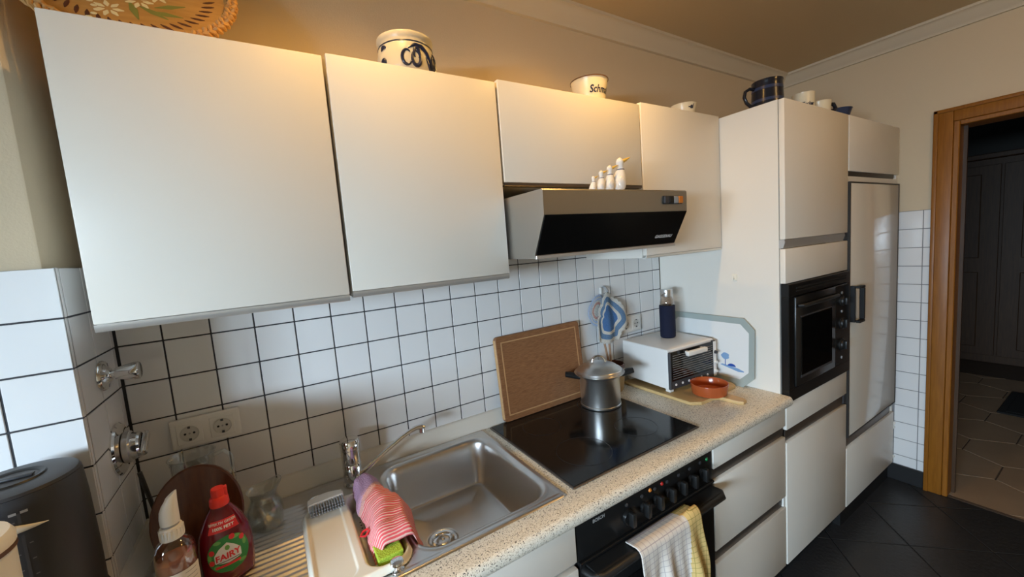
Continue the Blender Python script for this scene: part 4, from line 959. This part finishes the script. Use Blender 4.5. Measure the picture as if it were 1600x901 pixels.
# serving tray against the tall cabinet
ty = thing('serving_tray', 'white serving tray with grey-green rim and blue tree print leaning upright', 'tray', (2.035, -.25, ZW))
def octo(y0, y1, z0, z1, c): return [(y0+c, z0), (y1-c, z0), (y1, z0+c), (y1, z1-c), (y1-c, z1), (y0+c, z1), (y0, z1-c), (y0, z0+c)]
lean = Matrix.Translation((2.030, 0, ZW+.001)) @ Matrix.Rotation(math.radians(2.6), 4, 'Y') 
ro, ri = octo(-.472, -.04, 0, .298, .045), octo(-.444, -.068, .028, .270, .036)
mb = MB(); A = [mb.bm.verts.new((-.006, p[0], p[1])) for p in ro]; Bq = [mb.bm.verts.new((.004, p[0], p[1])) for p in ri]
A2 = [mb.bm.verts.new((-.004, p[0]*1.0, p[1])) for p in octo(-.469, -.043, .003, .295, .045)]; B2 = [mb.bm.verts.new((.008, p[0], p[1])) for p in ri]
A3 = [mb.bm.verts.new((-.0025, p[0], p[1])) for p in ro]
for P_, Q_ in ((A, Bq), (A3, B2), (A, A3)):
    for i in range(8): mb.bm.faces.new((P_[i], P_[(i+1) % 8], Q_[(i+1) % 8], Q_[i]))
for v in A2: mb.bm.verts.remove(v)
build('rim', mb.xf(lean), 'tray_grey', ty, ang=20)
tb = MB().prism(ri, 'x', .0035, .0085).xf(lean)
tbo = build('centre', tb, 'tray_white', ty, smooth=False)
def tprint(pts, off): return MB().prism(pts, 'x', .0035-off, .0036).xf(lean)
build('printed_ground', tprint([(-.425, .062), (-.40, .060), (-.32, .078), (-.33, .083), (-.40, .074), (-.425, .066)], .0004), 'print_pale_blue', tbo, smooth=False)
build('printed_bush', tprint([(-.372+.018*math.cos(a), .078+.012*math.sin(a)) for a in [PI*k/10 for k in range(11)]], .0006), 'print_blue', tbo, smooth=False)
build('printed_trunk', tprint([(-.345, .078), (-.342, .078), (-.342, .108), (-.345, .108)], .0006), 'print_blue', tbo, smooth=False)
build('printed_crown', tprint([(-.343+.018*math.cos(2*PI*k/18)*(1+.12*math.cos(5*2*PI*k/18)), .120+.015*math.sin(2*PI*k/18)) for k in range(18)], .0007), 'print_pale_blue', tbo, smooth=False)
# ------------------------------------------------------------------ tea towel on the stove handle
tw = thing('tea_towel', 'white and yellow checked tea towel hanging over the stove handle', 'towel', (1.24, -.63, .40))
TXa, TXb = 1.108, 1.372
def tow(u, v):
    # v 0: behind the bar, 0.12: over the bar, 1: bottom in front
    f_ = sstep(.14, .6, v)
    x = TXa+(TXb-TXa)*u
    x = x+(u-.5)*.03*f_+.006*math.sin(v*7+u*5)*f_
    fold = (.011*math.sin(u*17+1.0)+.007*math.sin(u*31+2.0))*f_*(.6+.8*v)
    hump = .012*sstep(.72, .9, u)
    if v < .10: y, z = -.592-.035*(v/.10), .6825+.0055*(v/.10)
    elif v < .20:
        t = math.radians(80+100*(v-.10)/.10); y = -.630+.0185*math.cos(t); z = .670+.0185*math.sin(t)+hump*math.sin(t)
    else:
        y = -.6485-.012*f_; z = .670-.36*(v-.20)/.80
    return (x, y-fold-.004*f_, z+.002*math.sin(u*23)*sstep(.2, .3, v))
build('cloth', MB().grid(tow, 90, 60, mfn=lambda u, v: 1 if u > .74+.04*math.sin(v*9) else 0), ['towel_white', 'towel_yellow'], tw, ang=180, thick=.003)
# ------------------------------------------------------------------ things on top of the wall cabinets
def ctop(k): return {1: 1.9832, 2: 1.9902, 3: 1.9992, 4: 2.0082, 5: 2.0002}[k]
# wicker tray
bkx, bR = .172, .178
bk = thing('wicker_tray', 'round painted wooden tray with braided wicker rim leaning on the wall', 'tray', (bkx, -.19, ctop(1)))
tl = Matrix.Translation((bkx, -.235, ctop(1)+.013)) @ Matrix.Rotation(math.radians(90-30), 4, 'X') @ Matrix.Translation((0, bR, 0))
plate = build('plate', MB().lathe([(0, -.006), (bR-.012, -.006), (bR-.012, .0), (0, .0)], (0, 0, 0), 64).xf(tl), 'basket_wood', bk)
for ph in (0, 1, 2):
    pts = []
    for k in range(216):
        a = 2*PI*k/216; q = a*27+ph*2*PI/3
        pts.append(((bR+.004+.008*math.sin(q))*math.cos(a), (bR+.004+.008*math.sin(q))*math.sin(a), .006+.007*math.sin(2*q)))
    build('braid', MB().tube(pts, .0048, 7, closed=True).xf(tl), 'rattan', bk)
for k in range(48):
    a = 2*PI*k/48
    build('painted_stroke', MB().tube([((bR-.052+.022*t)*math.cos(a+.10*t), (bR-.052+.022*t)*math.sin(a+.10*t), .0004) for t in (0, .33, .66, 1)], [.001, .0035, .0035, .001], 6, flat=.2).xf(tl), 'paint_brown', plate)
for a, r, rz, mm in [(-1.15, .09, .6, 'paint_green'), (-.95, .10, .9, 'paint_green'), (-1.5, .085, .2, 'paint_green'), (-.7, .085, 1.1, 'paint_green')]:
    c = Vector((r*math.cos(a), r*math.sin(a), .0004)); d = Vector((math.cos(a+rz), math.sin(a+rz), 0))
    build('painted_leaf', MB().tube([c-d*.028, c, c+d*.030], [.001, .007, .001], 8, flat=.06).xf(tl), mm, plate)
for a, r in ((-1.9, .10), (-1.3, .055), (-2.4, .08), (-.5, .05)):
    c0 = Vector((r*math.cos(a), r*math.sin(a), .0006))
    for k in range(7):
        d = Vector((math.cos(2*PI*k/7), math.sin(2*PI*k/7), 0))
        build('painted_petal', MB().tube([c0+d*.006, c0+d*.014, c0+d*.024], [.001, .0048, .0015], 8, flat=.08).xf(tl), 'paint_cream', plate)
for k in range(9):
    a = -2.05+.0*k; build('painted_dot', MB().ball((-.055+.006*math.sin(k*1.3), -.03-.0125*k, .0006), .0055, .004, .0006, 8).xf(tl), 'paint_cream', plate)
# stoneware crock
kx2, ky2, kz2 = .741, -.232, ctop(2)
ck = thing('stoneware_crock', 'squat grey stoneware crock with dark blue scroll painting on cabinet top', 'crock', (kx2, ky2, kz2))
cpf = [(r_*.90, z_*.90) for r_, z_ in [(0, 0), (.070, 0), (.078, .006), (.084, .03), (.084, .06), (.080, .088), (.077, .097), (.080, .104), (.083, .112), (.082, .118), (.078, .118), (.074, .108), (.072, .095), (.074, .03), (.066, .012), (0, .012)]]
build('vessel', MB().lathe(cpf, (kx2, ky2, kz2), 56), 'ceramic_grey', ck, ang=50)
def crr(z):
    for (r0, z0), (r1, z1) in zip(cpf[:8], cpf[1:9]):
        if z0 <= z <= z1 and z1 > z0: return r0+(r1-r0)*(z-z0)/(z1-z0)
    return .0745
def cwrap(a, z, off): r = crr(z)+off; return (kx2+r*math.sin(a), ky2-r*math.cos(a), kz2+z)
def stroke(pts, w, n=26):
    P_ = []
    for i in range(len(pts)-1):
        for k in range(6):
            t = k/6; P_.append((pts[i][0]+(pts[i+1][0]-pts[i][0])*t, pts[i][1]+(pts[i+1][1]-pts[i][1])*t))
    P_.append(pts[-1])
    return MB().tube([cwrap(a, z, .0) for a, z in P_], [max(.0012, w*math.sin(PI*(.12+.76*i/(len(P_)-1)))) for i in range(len(P_))], 8)
build('line_band', MB().lathe([(.0711, .0805), (.0728, .0805), (.0724, .0832), (.0707, .0832), (.0711, .0805)], (kx2, ky2, kz2), 56), 'cobalt', ck)
build('line_band', MB().lathe([(.0698, .004), (.0716, .006), (.0725, .009), (.070, .009), (.0698, .004)], (kx2, ky2, kz2), 56), 'cobalt', ck)
def loop(ca, cz, ra, rz, a0=0, a1=2*PI, n=14): return [(ca+ra*math.cos(a0+(a1-a0)*k/n), cz+rz*math.sin(a0+(a1-a0)*k/n)) for k in range(n+1)]
for pth, w in ((loop(-.30, .043, .16, .020, .8, 6.0), .0042), (loop(.02, .042, .15, .020, 2.0, 8.0), .0048), (loop(.05, .056, .10, .016, -1.0, 4.0), .0040), ([(-.25, .068), (.0, .080), (.25, .078), (.45, .062), (.62, .035), (.72, .016)], .0052), ([(.40, .052), (.50, .034), (.62, .015)], .0034), (loop(.86, .046, .17, .026, 1.9, -3.9), .0050), (loop(.84, .048, .08, .012, 1.9, -3.0), .0028), (loop(-1.15, .030, .07, .014, 0, 2*PI), .0060), ([(-1.30, .072), (-1.18, .080), (-1.05, .076)], .0050)):
    build('scroll', stroke([(a__, z__*.9) for a__, z__ in pth], w*1.05), 'cobalt', ck)
# lard bowl with lettering
def bowl(name, lab, x, y, z, r0, r1, h, txt, size, ta, rimmat, mm='ceramic_cream', tz=.55, grp=None, prof=None):
    t = thing(name, lab, 'bowl', (x, y, z), 0, grp)
    pf = prof or [(0, 0), (r0, 0), (r0*1.04, .004), (r0+(r1-r0)*.45, h*.55), (r0+(r1-r0)*.62, h*.70), (r1*.97, h*.93), (r1, h), (r1-.004, h+.001), (r1*.93-.004, h*.9), (r0*.95, .012), (0, .010)]
    build('vessel', MB().lathe(pf, (x, y, z), 48), mm, t, ang=60)
    if rimmat: build('rim', MB().lathe([(r1+.0008, h-.003), (r1+.0012, h+.001), (r1-.002, h+.002), (r1-.004, h), (r1+.0008, h-.003)], (x, y, z), 48), rimmat, t)
    def rr(zz):
        for (a, b), (c, d) in zip(pf[:6], pf[1:7]):
            if b <= zz <= d and d > b: return a+(c-a)*(zz-b)/(d-b)
        return r1
    if txt:
        def f(u, v):
            zz = max(.004, min(h*.99, h*tz+v)); r = rr(zz)+.0012; a = ta+.72*u/r0
            return (x+r*math.sin(a), y-r*math.cos(a), z+zz)
        build('lettering', textmb(txt, size, f, shear=.2, bold=.0008), 'cobalt', t, smooth=False, fix=False)
    return t
bowl('lard_bowl', 'cream ceramic bowl lettered Schmalz standing above the extractor hood', 1.43, -.215, ctop(3), .050, .068, .102, 'Schmalz', .034, .02, 'brown_rim', tz=.56)
bowl('egg_bowl', 'small cream ceramic bowl with dark lettering near the tall cabinet', 1.945, -.240, ctop(4), .042, .054, .060, '-ei', .026, -.35, None, tz=.72)
# on the tall units
sx_, sy_, sz_ = 2.165, -.470, ctop(5); q = .74
sn = thing('beer_stein', 'dark blue glazed stoneware stein with handle on the tall oven cabinet', 'stein', (sx_, sy_, sz_))
build('vessel', MB().lathe([(r_*q, z_*.86) for r_, z_ in [(0, 0), (.078, 0), (.080, .004), (.0785, .03), (.074, .09), (.073, .118), (.076, .126), (.075, .130), (.071, .130), (.069, .118), (.072, .012), (0, .010)]], (sx_, sy_, sz_), 48), 'stein_dark', sn, ang=50)
for z in (.03, .085): build('glaze_band', MB().lathe([(r_*q, z_*.86) for r_, z_ in [(.0790-(z*.06), z), (.0805-(z*.06), z+.002), (.0795-(z*.06), z+.014), (.0775-(z*.06), z+.007), (.0790-(z*.06), z)]], (sx_, sy_, sz_), 48), 'stein_blue', sn)
hd_ = Vector((-.86, .50, 0))
build('handle', MB().tube([Vector((sx_, sy_, sz_))+hd_*r*.80+Vector((0, 0, z*.86)) for r, z in ((.066, .098), (.092, .102), (.114, .090), (.120, .065), (.108, .038), (.088, .022), (.068, .018))], .0078, 12, flat=.8), 'stein_dark', sn)
bowl('lidded_jar', 'cream ceramic jar with dark lettering on the tall oven cabinet', 2.425, -.492, ctop(5), .040, .042, .088, 'Zucker', .022, -.75, None, 'ceramic_cream', tz=.42)
cm = bowl('cream_cup', 'cream ceramic cup with dark handle on the tall oven cabinet', 2.545, -.504, ctop(5), .040, .047, .062, None, 0, 0, None, 'ceramic_cream')
build('handle', MB().tube([(2.584, -.527, ctop(5)+.052), (2.602, -.538, ctop(5)+.053), (2.612, -.542, ctop(5)+.036), (2.600, -.536, ctop(5)+.018), (2.582, -.526, ctop(5)+.014)], .008, 10), 'stein_dark', cm)
bowl('blue_bowl', 'small blue-grey stoneware bowl on top of the fridge cabinet', 2.728, -.505, ctop(5), .046, .060, .048, None, 0, 0, None, 'stein_blue')
# ------------------------------------------------------------------ goose figurines on the hood
def goose(x, y, z, h, k):
    lab = ('largest white goose figurine with yellow bill and navy ribbon on the hood', 'second largest white goose figurine standing beside the largest on the hood', 'third largest white goose figurine standing on the hood', 'smallest white goose figurine at the end of the row on the hood')[k]
    g = thing('goose_figurine', lab, 'figurine', (x, y, z), 0, 'white goose figurines on the hood')
    pts = [(-.16, 0, .0), (-.13, 0, .06), (-.06, 0, .22), (.0, 0, .40), (.04, 0, .54), (.06, 0, .64), (.055, 0, .74), (.05, 0, .84), (.055, 0, .92), (.06, 0, .985)]
    rs = [.17, .205, .215, .195, .15, .112, .092, .110, .098, .03]
    build('body', MB().tube([(x+p[0]*h, y, z+.0005+p[2]*h) for p in pts], [r*h for r in rs], 20), 'ceramic_white', g, ang=70)
    build('tail', MB().tube([(x-.18*h, y+.02*h, z+.12*h), (x-.24*h, y+.09*h, z+.08*h), (x-.27*h, y+.16*h, z+.05*h)], [.10*h, .07*h, .02*h], 12, flat=.6), 'ceramic_white', g)
    build('bill', MB().tube([(x+.11*h, y-.02*h, z+.885*h), (x+.22*h, y-.06*h, z+.925*h), (x+.37*h, y-.10*h, z+1.0*h)], [.085*h, .062*h, .012*h], 10, flat=.75), 'goose_yellow', g)
    build('ribbon', MB().lathe([(.100*h, -.02*h), (.113*h, -.015*h), (.113*h, .015*h), (.100*h, .02*h)], (x+.058*h, y, z+.655*h), 20), 'goose_ribbon', g)
    for sy in (-1, 1): build('eye', MB().ball((x+.085*h, y+sy*.085*h, z+.895*h), .013*h, seg=8), 'socket_hole', g)
    build('wing', MB().ball((x-.07*h, y-.165*h, z+.25*h), .14*h, .07*h, .20*h, 16), 'ceramic_white', g)
for k, (x, h) in enumerate(((1.335, .112), (1.290, .086), (1.2535, .069), (1.221, .051))): goose(x, -.425, 1.6685, h, k)
# ------------------------------------------------------------------ lamps
LZ = 2.385
for LX, LY, pw, lab in ((1.34, -.47, 15.0, 'small white ceiling spotlight can above the extractor hood'), (.60, -.47, 15.0, 'added ceiling spotlight can above the sink, brightening the left part of the wall')):  # the one over the sink is added to brighten the wall's left part
    cl = thing('ceiling_spotlight', lab, 'lamp', (LX, LY, ZC), 0, 'ceiling spotlights in front of the wall cabinets')
    build('base', MB().lathe([(0, ZC), (.045, ZC), (.045, ZC-.010), (.035, ZC-.014), (0, ZC-.014)], (LX, LY, 0), 28), 'plastic_white', cl)
    build('stem', MB().tube([(LX, LY, ZC-.013), (LX, LY, LZ+.055)], .007, 10), 'chrome', cl)
    build('can', MB().lathe([(.0, LZ+.058), (.036, LZ+.056), (.040, LZ+.050), (.040, LZ+.002), (.038, LZ+.002), (.038, LZ+.048), (0, LZ+.052)], (LX, LY, 0), 36), 'plastic_white', cl)
    build('bulb', MB().lathe([(0, LZ+.012), (.020, LZ+.013), (.030, LZ+.018), (.034, LZ+.03), (0, LZ+.034)], (LX, LY, 0), 24), 'bulb', cl)
    lt = bpy.data.lights.new('spot_light', 'SPOT'); lt.energy = pw; lt.color = (1.0, 0.56, 0.15); lt.shadow_soft_size = .016; lt.spot_size = math.radians(160); lt.spot_blend = 1.0
    lo = bpy.data.objects.new('spot_light', lt); COL.objects.link(lo); lo.parent = cl; lo.location = (0, 0, LZ-.004-ZC)
L2 = (2.15, -1.45, ZC)
c2 = thing('ceiling_lamp', 'round white glass ceiling lamp in the middle of the room', 'lamp', L2)
build('base', MB().lathe([(0, 0), (.12, 0), (.12, -.02), (0, -.02)], L2, 36), 'plastic_white', c2)
build('globe', MB().lathe([(.11, -.021), (.112, -.03), (.10, -.06), (.06, -.085), (0, -.092)], L2, 36), 'bulb', c2)
l2 = bpy.data.lights.new('lamp_light', 'POINT'); l2.energy = 5.0; l2.color = (1.0, 0.55, 0.16); l2.shadow_soft_size = .08
lo2 = bpy.data.objects.new('lamp_light', l2); COL.objects.link(lo2); lo2.parent = c2; lo2.location = (0, 0, -.19)
